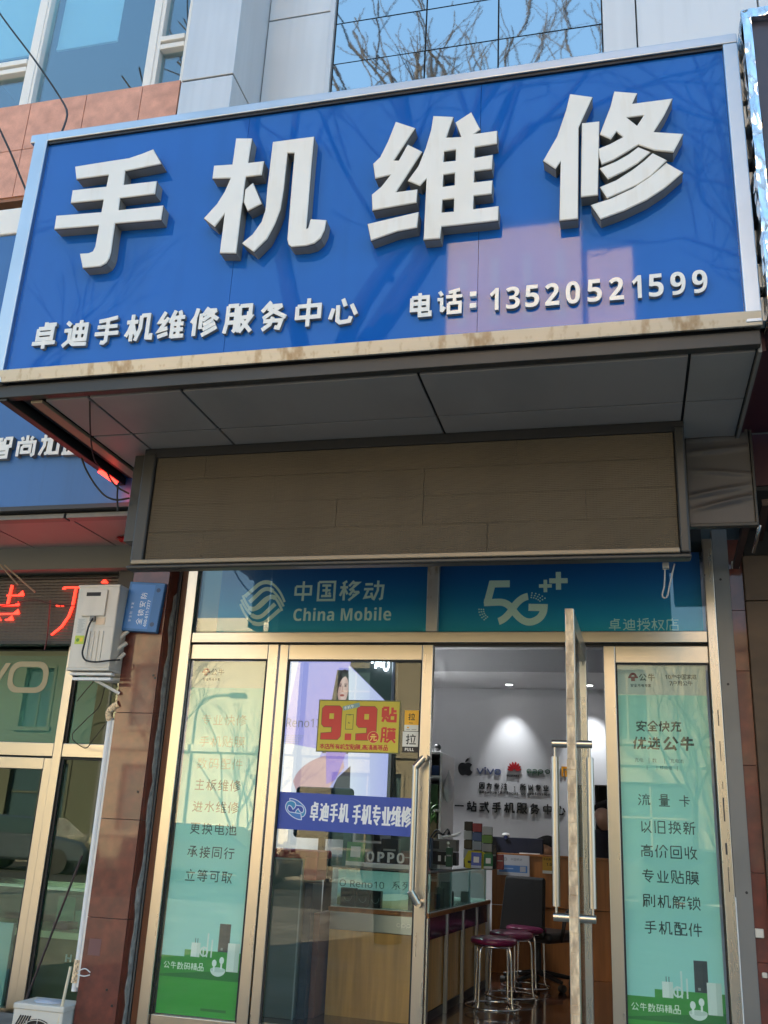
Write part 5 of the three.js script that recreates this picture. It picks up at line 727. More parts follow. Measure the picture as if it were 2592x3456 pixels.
// ---------------------------------------------------------------- the neighbour on the right: sign wrapped in crinkled foil
{
  const s = thing('foil_wrapped_sign', 'dark purple sign with crinkled silver foil edges at the right edge', 'shop sign');
  mesh('face', bx(1.605, 2.9, 3.36, 4.735, 1.62, 1.70), M.purple, s);
  const crinkle = (g, a) => { const p = g.attributes.position, n = g.attributes.normal; for (let i = 0; i < p.count; i++) { const x = p.getX(i), y = p.getY(i), z = p.getZ(i), k = a * (Math.abs(fbm(y * 0.55 + 3, (x + z) * 2.0 + 4 + y * 0.3, 9, 9, 3, 9) - 0.5) * 3.2 - 0.3); p.setXYZ(i, x + n.getX(i) * k, y + n.getY(i) * k, z + n.getZ(i) * k); } g.computeVertexNormals(); return metric(g); };
  const e1 = new THREE.BoxGeometry(0.036, 1.43, 0.20, 6, 130, 16); e1.translate(1.585, 4.06, 1.63); mesh('foil_edge', crinkle(e1, 0.013), M.foil, s);
  const e2 = new THREE.BoxGeometry(1.3, 0.045, 0.20, 120, 6, 16); e2.translate(2.22, 4.758, 1.63); mesh('foil_edge', crinkle(e2, 0.013), M.foil, s);
  const sp = []; for (let i = 0; i < 9; i++) { const y = 4.62 - i * 0.15; sp.push(bx(1.556, 1.566, y - rr(0.05, 0.07), y + rr(0.03, 0.06), 1.57, 1.625 + rr(-0.01, 0.01), 0.002)); } mesh('clip', sp, M.pvc, s);
  mesh('core', bx(1.60, 2.9, 3.36, 4.73, 1.50, 1.60), M.dark, s);
  const c = thing('neighbour_canopy', 'dark maroon canopy underside at the right edge', 'canopy');
  mesh('soffit_panel', bx(1.575, 2.9, 3.335, 3.352, 0.62, 1.69), M.maroon, c); mesh('side_plate', bx(1.556, 1.572, 3.28, 4.70, 0.40, 1.55), M.maroon, c); mesh('soffit_panel', bx(1.62, 2.9, 3.05, 3.07, -0.1, 0.60), M.dark, c); mesh('drop_board', bx(1.62, 2.9, 3.075, 3.335, 0.58, 0.60), M.maroon, c);
  mesh('frame_bar', [beam([1.60, 2.985, 0.62], [1.575, 2.84, 0.05], 0.03, 0.03), beam([1.66, 2.985, 0.62], [1.70, 2.985, 0.05], 0.03, 0.03)], colour(0.045, 0.02, 0.015), c);
  solo('conduit', 'short shiny conduit under the dark canopy at the right edge', 'conduit', [tube([[1.69, 3.06, 0.3], [1.675, 3.0, 0.32], [1.665, 2.95, 0.3], [1.66, 2.90, 0.1]], 0.01, 20, 8)], M.chrome);
}

// ---------------------------------------------------------------- inside the shop
const WALLZ = -4.795;
// downlights with their light
for (const [x, z, k, w] of [[-0.12, -4.50, 0.42, 'over the wall logos'], [0.66, -4.50, 0.75, 'right of the wall logos'], [-0.95, -3.2, 3.4, 'over the left side of the shop']]) {
  const d = thing('downlight', 'small round white downlight in the ceiling ' + w, 'downlight', [x, 2.92, z]);
  const ring = lathe([[0.034, -0.004], [0.045, -0.006], [0.05, 0]], 24); mesh('ring', ring, M.white, d); const lens = new THREE.CylinderGeometry(0.034, 0.034, 0.004, 20); lens.translate(0, -0.001, 0); mesh('lamp', lens, glow(1, 0.98, 0.95, 5), d);
  const l = new THREE.SpotLight(lin(0.93, 0.97, 1), k, 0, z < -4 ? 0.5 : 0.95, 1, 2); l.position.set(x, 2.905, z); l.target.position.set(x, z < -4 ? 2.2 : 0.4, z < -4 ? -4.80 : z - 0.1); l.castShadow = true; scene.add(l, l.target);
}
// writing and emblems on the back wall
{
  const Z = WALLZ, dk = colour(0.016, 0.017, 0.022, 0.35);
  const ap = thing('wall_emblem', 'black apple emblem with a bite on the back wall', 'emblem');
  mesh('apple', solidDraw(200, 220, (c) => { c.fillStyle = '#000'; c.beginPath(); c.moveTo(100, 70); c.bezierCurveTo(130, 50, 165, 60, 180, 85); c.bezierCurveTo(145, 110, 150, 150, 185, 165); c.bezierCurveTo(170, 205, 145, 222, 125, 212); c.bezierCurveTo(108, 204, 95, 204, 78, 212); c.bezierCurveTo(45, 226, 12, 160, 18, 115); c.bezierCurveTo(24, 65, 65, 50, 100, 70); c.fill(); c.beginPath(); c.moveTo(100, 54); c.bezierCurveTo(98, 28, 118, 8, 138, 4); c.bezierCurveTo(142, 30, 122, 52, 100, 54); c.fill(); }, -0.68, -0.505, 2.04, 2.22, 0.022, Z), dk, ap);
  const row = (name, label, n, m, draw, x0, x1, y0, y1, mat, d = 0.012) => { const o = thing(name, label, 'lettering'); mesh('letters', solidDraw(n, m, draw, x0, x1, y0, y1, d, Z), mat, o); return o; };
  row('wall_lettering', 'blue grey vivo lettering on the back wall', 500, 180, (c) => { c.strokeStyle = '#000'; c.lineWidth = 25; c.lineJoin = 'round'; c.beginPath(); c.moveTo(14, 50); c.lineTo(75, 150); c.lineTo(140, 50); c.stroke(); c.beginPath(); c.moveTo(180, 70); c.lineTo(180, 165); c.stroke(); c.beginPath(); c.arc(180, 36, 18, 0, 7); c.fill(); c.beginPath(); c.moveTo(222, 50); c.lineTo(285, 150); c.lineTo(350, 50); c.stroke(); c.beginPath(); c.roundRect(380, 66, 104, 84, 30); c.stroke(); }, -0.48, -0.232, 2.055, 2.145, colour(0.10, 0.13, 0.26, 0.3));
  const hw = thing('wall_emblem', 'red eight petalled flower emblem on the back wall', 'emblem');
  const petals = []; for (let i = 0; i < 8; i++) { const a = -1.32 + (i / 7) * 2.64; petals.push(solidDraw(60, 130, (c) => { c.fillStyle = '#000'; c.beginPath(); c.moveTo(30, 128); c.bezierCurveTo(2, 80, 6, 20, 22, 4); c.bezierCurveTo(46, 4, 58, 70, 30, 128); c.fill(); }, -0.017, 0.017, 0.012, 0.092 - 0.022 * Math.abs(Math.sin(a)) ** 3, 0.02, 0).rotateZ(-a).translate(-0.098, 2.105, Z)); }
  petals.forEach((p) => mesh('petal', p, colour(0.42, 0.012, 0.02, 0.3), hw)); mesh('caption', solidDraw(300, 60, (c) => { c.font = 'bold 58px sans-serif'; c.fillText('HUAWEI', 6, 52); }, -0.18, -0.018, 2.045, 2.075, 0.012, Z), dk, hw);
  row('wall_lettering', 'green oppo lettering on the back wall', 500, 130, (c) => { c.strokeStyle = '#000'; c.lineWidth = 15; for (const x of [55, 172, 290, 430]) { c.beginPath(); c.ellipse(x, 48, 44, 32, 0, 0, 7); c.stroke(); } for (const x of [128, 246]) { c.beginPath(); c.moveTo(x, 48); c.lineTo(x, 126); c.stroke(); } }, 0.022, 0.262, 2.065, 2.135, colour(0.012, 0.10, 0.05, 0.3));
  row('wall_lettering', 'orange mi lettering on the back wall half hidden by the open door', 260, 160, (c) => { c.lineWidth = 34; c.strokeStyle = '#000'; c.beginPath(); c.moveTo(22, 158); c.lineTo(22, 20); c.lineTo(110, 20); c.quadraticCurveTo(150, 22, 150, 60); c.lineTo(150, 158); c.stroke(); c.fillRect(68, 66, 36, 92); c.fillRect(190, 4, 36, 154); }, 0.362, 0.50, 2.065, 2.165, colour(0.72, 0.30, 0.01, 0.3));
  row('wall_slogan', 'upper line of black Chinese slogan on the back wall', 1200, 110, (c) => { write(c, '因为专注', 6, 8, 96, { pen: 0.14, pitch: 1.3 }); c.fillRect(590, 52, 16, 16); write(c, '所以专业', 690, 8, 96, { pen: 0.14, pitch: 1.3 }); }, -0.455, 0.263, 1.920, 1.990, dk, 0.008);
  row('wall_slogan', 'small English slogan line on the back wall', 1300, 70, (c) => { c.font = 'bold 58px sans-serif'; c.save(); c.scale(1.42, 1); c.fillText('Because the focus, so professional', 2, 50); c.restore(); }, -0.453, 0.258, 1.868, 1.912, dk, 0.006);
  row('wall_slogan', 'lower line of large black characters on the back wall', 1360, 140, (c) => write(c, '一站式手机服务中心', 8, 10, 118, { pen: 0.135, pitch: 1.245 }), -0.705, 0.452, 1.690, 1.812, dk, 0.010);
}
// counter: wood, glass case, things in and on it. Built in its own axes: x runs along the front from the right corner, z into the shop
const CT = [-0.185, 0, -1.0], CA = -0.075;
{
  const c = thing('counter', 'wooden shop counter with a glass display case on top', 'counter', CT, undefined, CA);
  const L = 1.75, W = 0.63;
  mesh('base', [bx(-W, -0.035, FLOOR, 0.882, -0.05, -0.012)], M.wood, c, 'pale wooden front'); mesh('body', bx(-W, -0.06, FLOOR, 0.97, -L, -0.055), M.wood, c);
  mesh('band', bx(-W, 0, 0.884, 0.985, -0.05, -0.004, 0.003), M.sill, c); mesh('edge', [bx(-W - 0.01, 0.008, 0.986, 1.012, -0.06, 0.004, 0.003), bx(-0.07, 0.008, 0.986, 1.012, -L, -0.0605, 0.003)], M.darkwood, c);
  mesh('post', bx(-0.034, 0, FLOOR, 0.883, -0.05, -0.006, 0.002), M.sill, c); for (const z of [0.48, 0.92, 1.34, 1.72]) mesh('post', bx(-0.022, 0, FLOOR, 0.985, -z - 0.03, -z, 0.002), M.sill, c);
  mesh('side_band', bx(-0.05, -0.008, 0.86, 0.984, -L, -0.05), colour(0.06, 0.02, 0.04, 0.15), c); mesh('side_panel', bx(-0.056, -0.03, FLOOR + 0.05, 0.86, -L, -0.055), M.wood, c); mesh('plinth', bx(-0.05, -0.02, FLOOR, FLOOR + 0.05, -L, -0.055), M.darkmetal, c);
  mesh('case_floor', bx(-W, 0, 1.0125, 1.016, -L, -0.01), M.white, c); 
  mesh('glass_pane', [bx(-W, -0.003, 1.017, 1.232, -0.014, -0.008), bx(-0.008, -0.002, 1.017, 1.232, -0.55, -0.016), bx(-0.008, -0.002, 1.017, 1.232, -1.08, -0.56), bx(-0.008, -0.002, 1.017, 1.232, -1.6, -1.09), bx(-W, 0, 1.2335, 1.2395, -L, -0.006)], M.glassgreen, c);
  const ce = colour(0.45, 0.62, 0.60, 0.15); for (const z of [-0.013, -0.555, -1.085, -1.605]) mesh('case_edge', bx(-0.0095, 0.0005, 1.017, 1.233, z - 0.005, z + 0.005), ce, c);
  mesh('case_rim', [bx(-W - 0.004, 0.004, 1.240, 1.250, -0.02, 0.0, 0.002), bx(-0.016, 0.004, 1.240, 1.250, -L, -0.0205, 0.002)], M.greysteel, c);
  mesh('logo', solidDraw(400, 90, (x) => { x.lineWidth = 15; for (const q of [45, 135, 225, 335]) { x.beginPath(); x.ellipse(q, 42, 32, 26, 0, 0, 7); x.stroke(); } for (const q of [103, 193]) { x.beginPath(); x.moveTo(q, 42); x.lineTo(q, 88); x.stroke(); } }, -0.20, -0.06, 0.918, 0.950, 0.002, -0.0035), M.white, c);
  const pt = canvasTex(960, 430, (x, w, h) => { grad(x, w, h, [[0, '#a3c9c6'], [0.45, '#bcd9dc'], [0.62, '#9fc3cf'], [0.78, '#c9c1a2'], [1, '#b8a57e']]); x.fillStyle = '#e6efe9'; x.beginPath(); x.ellipse(560, 300, 220, 40, -0.1, 0, 7); x.fill(); x.fillStyle = '#26424a'; x.font = '110px sans-serif'; x.fillText('O Reno10', 10, 205); write(x, '系列', 560, 105, 104, { color: '#26424a', pen: 0.07 }); x.fillStyle = '#6e6a50'; x.beginPath(); x.arc(60, 390, 70, 0, 7); x.fill(); });
  const po = thing('case_poster', 'sea coloured Reno10 poster standing inside the glass counter case', 'poster', CT, undefined, CA); mesh('print', sheet(-0.625, -0.02, 1.018, 1.228, -0.10), S({ map: pt, roughness: 0.6, emissive: lin(1, 1, 1), emissiveMap: pt, emissiveIntensity: 0.07 }), po);
  const boxes = [[-0.58, 0.10, 0.105, '#1', 'leftmost'], [-0.475, 0.085, 0.10, '#2', 'second'], [-0.385, 0.07, 0.098, '#3', 'third'], [-0.14, 0.10, 0.10, '#4', 'rightmost']];
  for (const [x, w, h, , n] of boxes) { const b = thing('phone_box', n + ' dark phone box in front of the Reno10 poster in the case', 'box', CT, undefined, CA); mesh('carton', bx(x, x + w, 1.018, 1.018 + h, -0.075, -0.035, 0.002), colour(0.018, 0.022, 0.026, 0.35), b); const g = new THREE.TorusGeometry(0.022, 0.002, 5, 20, 3.4); g.rotateZ(3.2); g.translate(x + w / 2, 1.018 + h * 0.5, -0.0345); mesh('print', g, colour(0.3, 0.34, 0.36), b); }
  for (const [z, h, k, n] of [[-0.12, 0.06, [0.16, 0.06, 0.05], 'red brown'], [-0.24, 0.10, [0.22, 0.2, 0.19], 'grey'], [-0.36, 0.085, [0.05, 0.09, 0.16], 'navy'], [-0.47, 0.12, [0.25, 0.22, 0.2], 'taupe'], [-0.63, 0.15, [0.30, 0.27, 0.25], 'tall pale'], [-0.72, 0.09, [0.03, 0.03, 0.035], 'black'], [-1.2, 0.07, [0.4, 0.4, 0.38], 'low white']]) solo('phone_box', n + ' box in the side of the glass counter case', 'box', bx(CT[0] - 0.09, CT[0] - 0.03, 1.018, 1.018 + h, CT[2] + z - 0.035, CT[2] + z + 0.03, 0.002).translate(-z * -0.075 * -1 * 1, 0, 0), colour(...k, 0.5));
  // on the counter
  const op = thing('letter_stand', 'white OPPO letters on a white base standing on the counter', 'letters'); mesh('base', bx(-0.612, -0.318, 1.2505, 1.277, -1.09, -1.04, 0.003), M.white, op);
  'OPPO'.split('').forEach((ch, i) => mesh('letter', solidDraw(120, 130, (x) => { x.font = 'bold 150px sans-serif'; const w = x.measureText(ch).width; x.save(); x.translate(6, 118); x.scale(108 / w, 1); x.fillText(ch, 0, 0); x.restore(); }, -0.606 + i * 0.0645, -0.545 + i * 0.0645, 1.2775, 1.349, 0.014, -1.07), M.white, op));
  const card = (name, label, x, z, w, h, col, low, turn, tilt = -0.14) => { const o = thing(name, label, 'card stand', [x, 1.2505, z], undefined, turn); const m = mesh('card', bx(-w / 2, w / 2, 0.004, h, -0.002, 0.002, 0.001), colour(...col, 0.35), o); mesh('white_patch', bx(-w * 0.27, w * 0.27, h * 0.38, h * 0.38 + w * 0.54, 0.0022, 0.0034), M.white, o); mesh('lower_strip', bx(-w / 2 + 0.001, w / 2 - 0.001, 0.005, h * 0.2, 0.0022, 0.0032), colour(...low, 0.4), o); mesh('foot', bx(-w / 2, w / 2, 0, 0.004, -0.03, 0.01), M.greysteel, o); o.rotation.x = tilt; return o; };
  card('payment_card', 'green payment card stand behind the glass door beside the OPPO letters', -0.675, -1.06, 0.118, 0.145, [0.02, 0.22, 0.05], [0.7, 0.7, 0.66], 0.05);
  card('payment_card', 'blue payment card stand in front of the yellow card on the counter', -0.052, -2.0, 0.072, 0.108, [0.03, 0.07, 0.42], [0.55, 0.58, 0.7], 0.1); card('payment_card', 'green payment card stand right of the blue one on the counter', 0.03, -2.02, 0.066, 0.102, [0.01, 0.16, 0.045], [0.6, 0.62, 0.58], -0.15);
  const yc = thing('notice_card', 'yellow cut-cornered card standing on the counter behind the payment cards', 'card'); const yg = ext([[[[-0.135, 1.2505], [0.0, 1.2505], [0.02, 1.30], [0.02, 1.34], [-0.01, 1.366], [-0.115, 1.368], [-0.145, 1.31]]]], 0.003); yg.translate(0, 0, -2.05); mesh('card', yg, colour(0.62, 0.52, 0.02, 0.45), yc); mesh('writing', [bx(-0.118, -0.09, 1.285, 1.30, -2.0468, -2.0455), bx(-0.085, -0.06, 1.285, 1.30, -2.0468, -2.0455)], M.black, yc);
  const racks = [[-0.16, 0.058, 0.315, [[0.045, 0.032, 0.02], [0.5, 0.5, 0.46], [0.10, 0.07, 0.03], [0.4, 0.4, 0.4], [0.12, 0.09, 0.03]], 'brown and white'], [-0.099, 0.066, 0.305, [[0.42, 0.06, 0.06], [0.12, 0.16, 0.3], [0.4, 0.42, 0.46], [0.32, 0.28, 0.05], [0.4, 0.4, 0.42]], 'red, blue and white'], [-0.03, 0.072, 0.285, [[0.45, 0.47, 0.46], [0.16, 0.30, 0.06], [0.34, 0.35, 0.36], [0.16, 0.28, 0.07], [0.3, 0.3, 0.3]], 'green and grey']];
  for (const [x, w, h, cols, n] of racks) { const o = thing('leaflet_rack', n + ' leaflet tower standing at the far end of the counter', 'leaflet rack', [x, 1.2505, -2.12]); cols.forEach((k, i) => mesh('leaflet', bx(0, w, (h / 5) * (4 - i) + 0.002, (h / 5) * (5 - i) - 0.002, -0.04, 0.012 * (i % 2), 0.002), colour(...k, 0.5), o)); mesh('spine', bx(0.004, w - 0.004, 0, h, -0.05, -0.041), M.dark, o); }
  const sc = thing('bench_power_supply', 'grey boxed test instrument with a small screen on the counter', 'instrument', [-0.345, 1.2505, -2.28]); mesh('case', bx(-0.105, 0.105, 0.10, 0.185, -0.12, 0, 0.006), M.greysteel, sc); mesh('screen', bx(-0.09, -0.025, 0.115, 0.17, 0.0005, 0.002), M.black, sc); mesh('knob', [-1, 1].map((s) => { const g = new THREE.CylinderGeometry(0.010, 0.011, 0.014, 14); g.rotateX(Math.PI / 2); g.translate(0.045 + (s > 0 ? 0 : 0.002), 0.142 + s * 0.018, 0.008); return g; }), M.chrome, sc); mesh('lower_unit', bx(-0.105, 0.105, 0.004, 0.096, -0.12, 0.0, 0.004), M.black, sc); mesh('meter', [bx(-0.03, -0.01, 0.03, 0.07, 0.0005, 0.003), bx(0.02, 0.035, 0.03, 0.07, 0.0005, 0.003)], M.white, sc);
  const tl = thing('tool_heap', 'heap of dark cables and pale tools on top of the test instrument', 'tools', [-0.35, 1.437, -2.34]); mesh('cable', [tube([[-0.09, 0.005, 0.05], [-0.05, 0.06, 0.02], [0.0, 0.03, 0.05], [0.03, 0.07, 0.0], [0.06, 0.02, 0.04]], 0.006, 24, 6), tube([[-0.07, 0.01, 0.02], [-0.03, 0.04, 0.06], [0.03, 0.02, 0.03], [0.05, 0.05, 0.05]], 0.008, 24, 6)], M.rubber, tl); mesh('tool', [rod([0.0, 0.012, 0.06], [0.12, 0.03, 0.03], 0.009, 0.006), rod([0.03, 0.012, 0.0], [0.13, 0.05, 0.0], 0.008, 0.006)], M.white, tl);
  solo('pink_figure_card', 'pink cut-out card beside the test instrument', 'card', bx(-0.435, -0.40, 1.251, 1.37, -2.12, -2.116, 0.001), colour(0.42, 0.16, 0.26));
  solo('green_pot_plant', 'small leafy green plant at the back left of the shop', 'plant', (() => { const g = []; for (let i = 0; i < 26; i++) { const q = new THREE.SphereGeometry(0.03, 6, 4); q.scale(0.4, 1.3, 0.14); q.rotateZ(rr(-1, 1)); q.rotateY(rr(0, 6)); q.translate(-0.60 + rr(-0.05, 0.05), 1.62 + rr(-0.06, 0.07), -3.02 + rr(-0.04, 0.04)); g.push(q); } return g; })(), colour(0.05, 0.13, 0.025));
}
// more stock round the counter, as the shop is crammed
for (const [x, y, z, w, h, d, k, n] of [[-0.58, 1.2505, -1.62, 0.12, 0.17, 0.07, [0.03, 0.03, 0.035], 'tall black box behind the OPPO letters'], [-0.44, 1.2505, -1.58, 0.10, 0.10, 0.08, [0.10, 0.03, 0.03], 'low dark red box behind the OPPO letters'], [-0.33, 1.2505, -1.66, 0.06, 0.19, 0.05, [0.02, 0.05, 0.10], 'slim navy box behind the OPPO letters'], [-0.26, 1.2505, -2.10, 0.045, 0.13, 0.04, [0.04, 0.10, 0.05], 'small green box beside the test instrument'], [0.055, 1.2505, -2.16, 0.03, 0.16, 0.03, [0.02, 0.02, 0.02], 'thin black box right of the leaflet towers'], [0.10, 1.2505, -2.14, 0.05, 0.10, 0.03, [0.20, 0.015, 0.02], 'small red packet at the end of the counter']]) { const o = thing('stock_box', n, 'box', [x, y, z]); mesh('carton', bx(-w / 2, w / 2, 0, h, -d / 2, d / 2, 0.003), colour(...k, 0.4), o); mesh('print', bx(-w * 0.36, w * 0.36, h * 0.55, h * 0.62, d / 2, d / 2 + 0.001), colour(0.4, 0.4, 0.38), o); }
// stools
{
  const make = () => {
    const s = thing('stool', 'maroon topped chrome stool nearest the doorway', 'stool', [0.115, FLOOR, -1.72], 'chrome stools along the counter');
    mesh('seat', lathe([[0, 0.395], [0.140, 0.395], [0.150, 0.402], [0.152, 0.418], [0.146, 0.430], [0.12, 0.437], [0, 0.439]], 36), M.seat, s);
    for (let i = 0; i < 4; i++) { const a = 0.55 + (i * Math.PI) / 2, ca = Math.cos(a), sa = Math.sin(a); mesh('leg', tube([[ca * 0.06, 0.388, sa * 0.06], [ca * 0.115, 0.386, sa * 0.115], [ca * 0.134, 0.365, sa * 0.134], [ca * 0.145, 0.2, sa * 0.145], [ca * 0.156, 0.03, sa * 0.156], [ca * 0.175, 0.008, sa * 0.175]], 0.0075, 24, 8), M.chrome, s); }
    const r = new THREE.TorusGeometry(0.178, 0.0065, 8, 40); r.rotateX(Math.PI / 2); r.translate(0, 0.03, 0); mesh('foot_ring', r, M.chrome, s);
    const t = new THREE.TorusGeometry(0.120, 0.006, 8, 36); t.rotateX(Math.PI / 2); t.translate(0, 0.385, 0); mesh('seat_ring', t, M.chrome, s);
    return s;
  };
  const first = make();
  [[0.168, -2.24, 0.5, 'maroon topped chrome stool second from the doorway'], [0.222, -2.76, 1.1, 'maroon topped chrome stool farthest from the doorway, before the office chair']].forEach(([x, z, r, l]) => { const k = first.clone(); k.name = numbered('stool'); k.position.set(x, FLOOR, z); k.rotation.y = r; k.userData = { ...first.userData, label: l }; scene.add(k); });
}
// office chair
{
  const c = thing('office_chair', 'black office chair with its back to the counter', 'office chair', [0.29, FLOOR, -2.98], undefined, -0.5);
  const back = new RoundedBoxGeometry(0.40, 0.42, 0.05, 4, 0.024), bp = back.attributes.position; for (let i = 0; i < bp.count; i++) { const x = bp.getX(i), y = bp.getY(i); bp.setZ(i, bp.getZ(i) + 0.9 * x * x - 0.25 * y * y); bp.setX(i, x * (1 - 0.12 * (y > 0 ? y / 0.21 : 0))); } back.computeVertexNormals(); back.rotateX(-0.12); back.translate(0, 0.57, 0.17); mesh('backrest', back, S({ color: lin(0.012, 0.012, 0.013), roughness: 0.8 }), c);
  mesh('seat', new RoundedBoxGeometry(0.46, 0.075, 0.45, 4, 0.035).translate(0, 0.36, -0.04), M.black, c); mesh('back_bar', bx(-0.03, 0.03, 0.32, 0.56, 0.16, 0.185, 0.006), M.black, c);
  mesh('column', rod([0, 0.10, 0], [0, 0.33, 0], 0.026, 0.02), M.darkmetal, c);
  for (const s of [-1, 1]) mesh('armrest', tube([[s * 0.22, 0.34, 0.02], [s * 0.265, 0.42, 0.06], [s * 0.265, 0.53, 0.02], [s * 0.255, 0.54, -0.12], [s * 0.245, 0.40, -0.14]], 0.015, 24, 8), M.black, c);
  for (let i = 0; i < 5; i++) { const a = (i / 5) * Math.PI * 2 + 0.3, x = Math.cos(a), z = Math.sin(a); const l = mesh('leg', rod([x * 0.03, 0.10, z * 0.03], [x * 0.27, 0.065, z * 0.27], 0.022, 0.014, 8), M.black, c); const w = new THREE.CylinderGeometry(0.026, 0.026, 0.04, 14); w.rotateZ(Math.PI / 2); w.rotateY(-a); w.translate(x * 0.275, 0.026, z * 0.275); mesh('castor', w, M.rubber, l); }
}
// partition desk, monitor, notices
{
  const d = thing('reception_desk', 'brown wooden partition desk across the back of the shop', 'desk');
  mesh('front_board', bx(-0.15, 1.44, FLOOR, 0.93, -3.62, -3.58, 0.003), M.darkwood, d); mesh('front_board', bx(-0.15, 1.44, 0.934, 1.325, -3.62, -3.575, 0.003), M.darkwood, d); mesh('top', bx(-0.16, 1.45, 1.3255, 1.345, -3.66, -3.565, 0.004), M.darkwood, d); mesh('work_top', bx(-0.15, 1.44, 1.10, 1.13, -4.2, -3.62), M.darkwood, d);
  const ct = canvasTex(480, 320, (c, w, h) => { c.fillStyle = '#b9bcc4'; c.fillRect(0, 0, w, h); c.strokeStyle = '#6e7076'; c.lineWidth = 5; c.beginPath(); c.arc(120, 70, 26, 0, 7); c.stroke(); c.beginPath(); c.arc(120, 70, 14, 0, 7); c.stroke(); write(c, '中国移动', 200, 46, 40, { color: '#6e7480', pen: 0.09 }); c.fillStyle = '#4b79b4'; c.fillRect(30, 160, 420, 110); c.fillStyle = '#9fb6d6'; c.fillRect(60, 205, 180, 14); c.fillStyle = '#a7aab2'; c.fillRect(340, 172, 84, 84); });
  solo('certificate', 'white notice with a round emblem and blue band on the desk front', 'notice', sheet(-0.105, 0.168, 1.168, 1.332, -3.563, 0.003), S({ map: ct, roughness: 0.6 }));
  const yt = canvasTex(200, 260, (c, w, h) => { c.fillStyle = '#a87f22'; c.fillRect(0, 0, w, h); write(c, '手机服务', 14, 20, 38, { color: '#2f2410', pen: 0.1 }); c.fillStyle = '#2f2410'; c.font = 'bold 60px sans-serif'; c.fillText('1.0', 60, 140); c.fillStyle = '#b9bab2'; c.fillRect(0, 215, w, 45); });
  solo('yellow_notice', 'small yellow notice on the front of the brown desk', 'notice', sheet(0.277, 0.385, 1.20, 1.333, -3.563, 0.003), S({ map: yt, roughness: 0.6 }));
  const m = thing('monitor', 'wide dark computer monitor seen from behind over the desk', 'monitor', [0.02, 1.13, -3.92]); mesh('screen_back', bx(-0.235, 0.235, 0.07, 0.345, -0.02, 0.015, 0.008), colour(0.018, 0.022, 0.045, 0.45), m); mesh('stand', [bx(-0.03, 0.03, 0.008, 0.2, -0.03, 0.0, 0.004), bx(-0.1, 0.1, 0, 0.012, -0.07, 0.06, 0.004)], M.black, m);
  const wc = thing('webcam', 'small white and blue camera on top of the dark monitor', 'camera', [-0.075, 1.475, -3.92]); mesh('body', new THREE.SphereGeometry(0.034, 18, 12).scale(1.1, 0.55, 0.8).translate(0, 0.018, 0), M.white, wc); mesh('lens', new THREE.CylinderGeometry(0.017, 0.02, 0.03, 14).rotateX(Math.PI / 2).translate(0.002, 0.0, 0.022), colour(0.02, 0.03, 0.10, 0.3), wc);
  solo('paper_pad', 'white paper pad lying on the desk top before the monitor', 'paper', bx(0.08, 0.25, 1.3455, 1.353, -3.655, -3.58, 0.001), M.white);
}
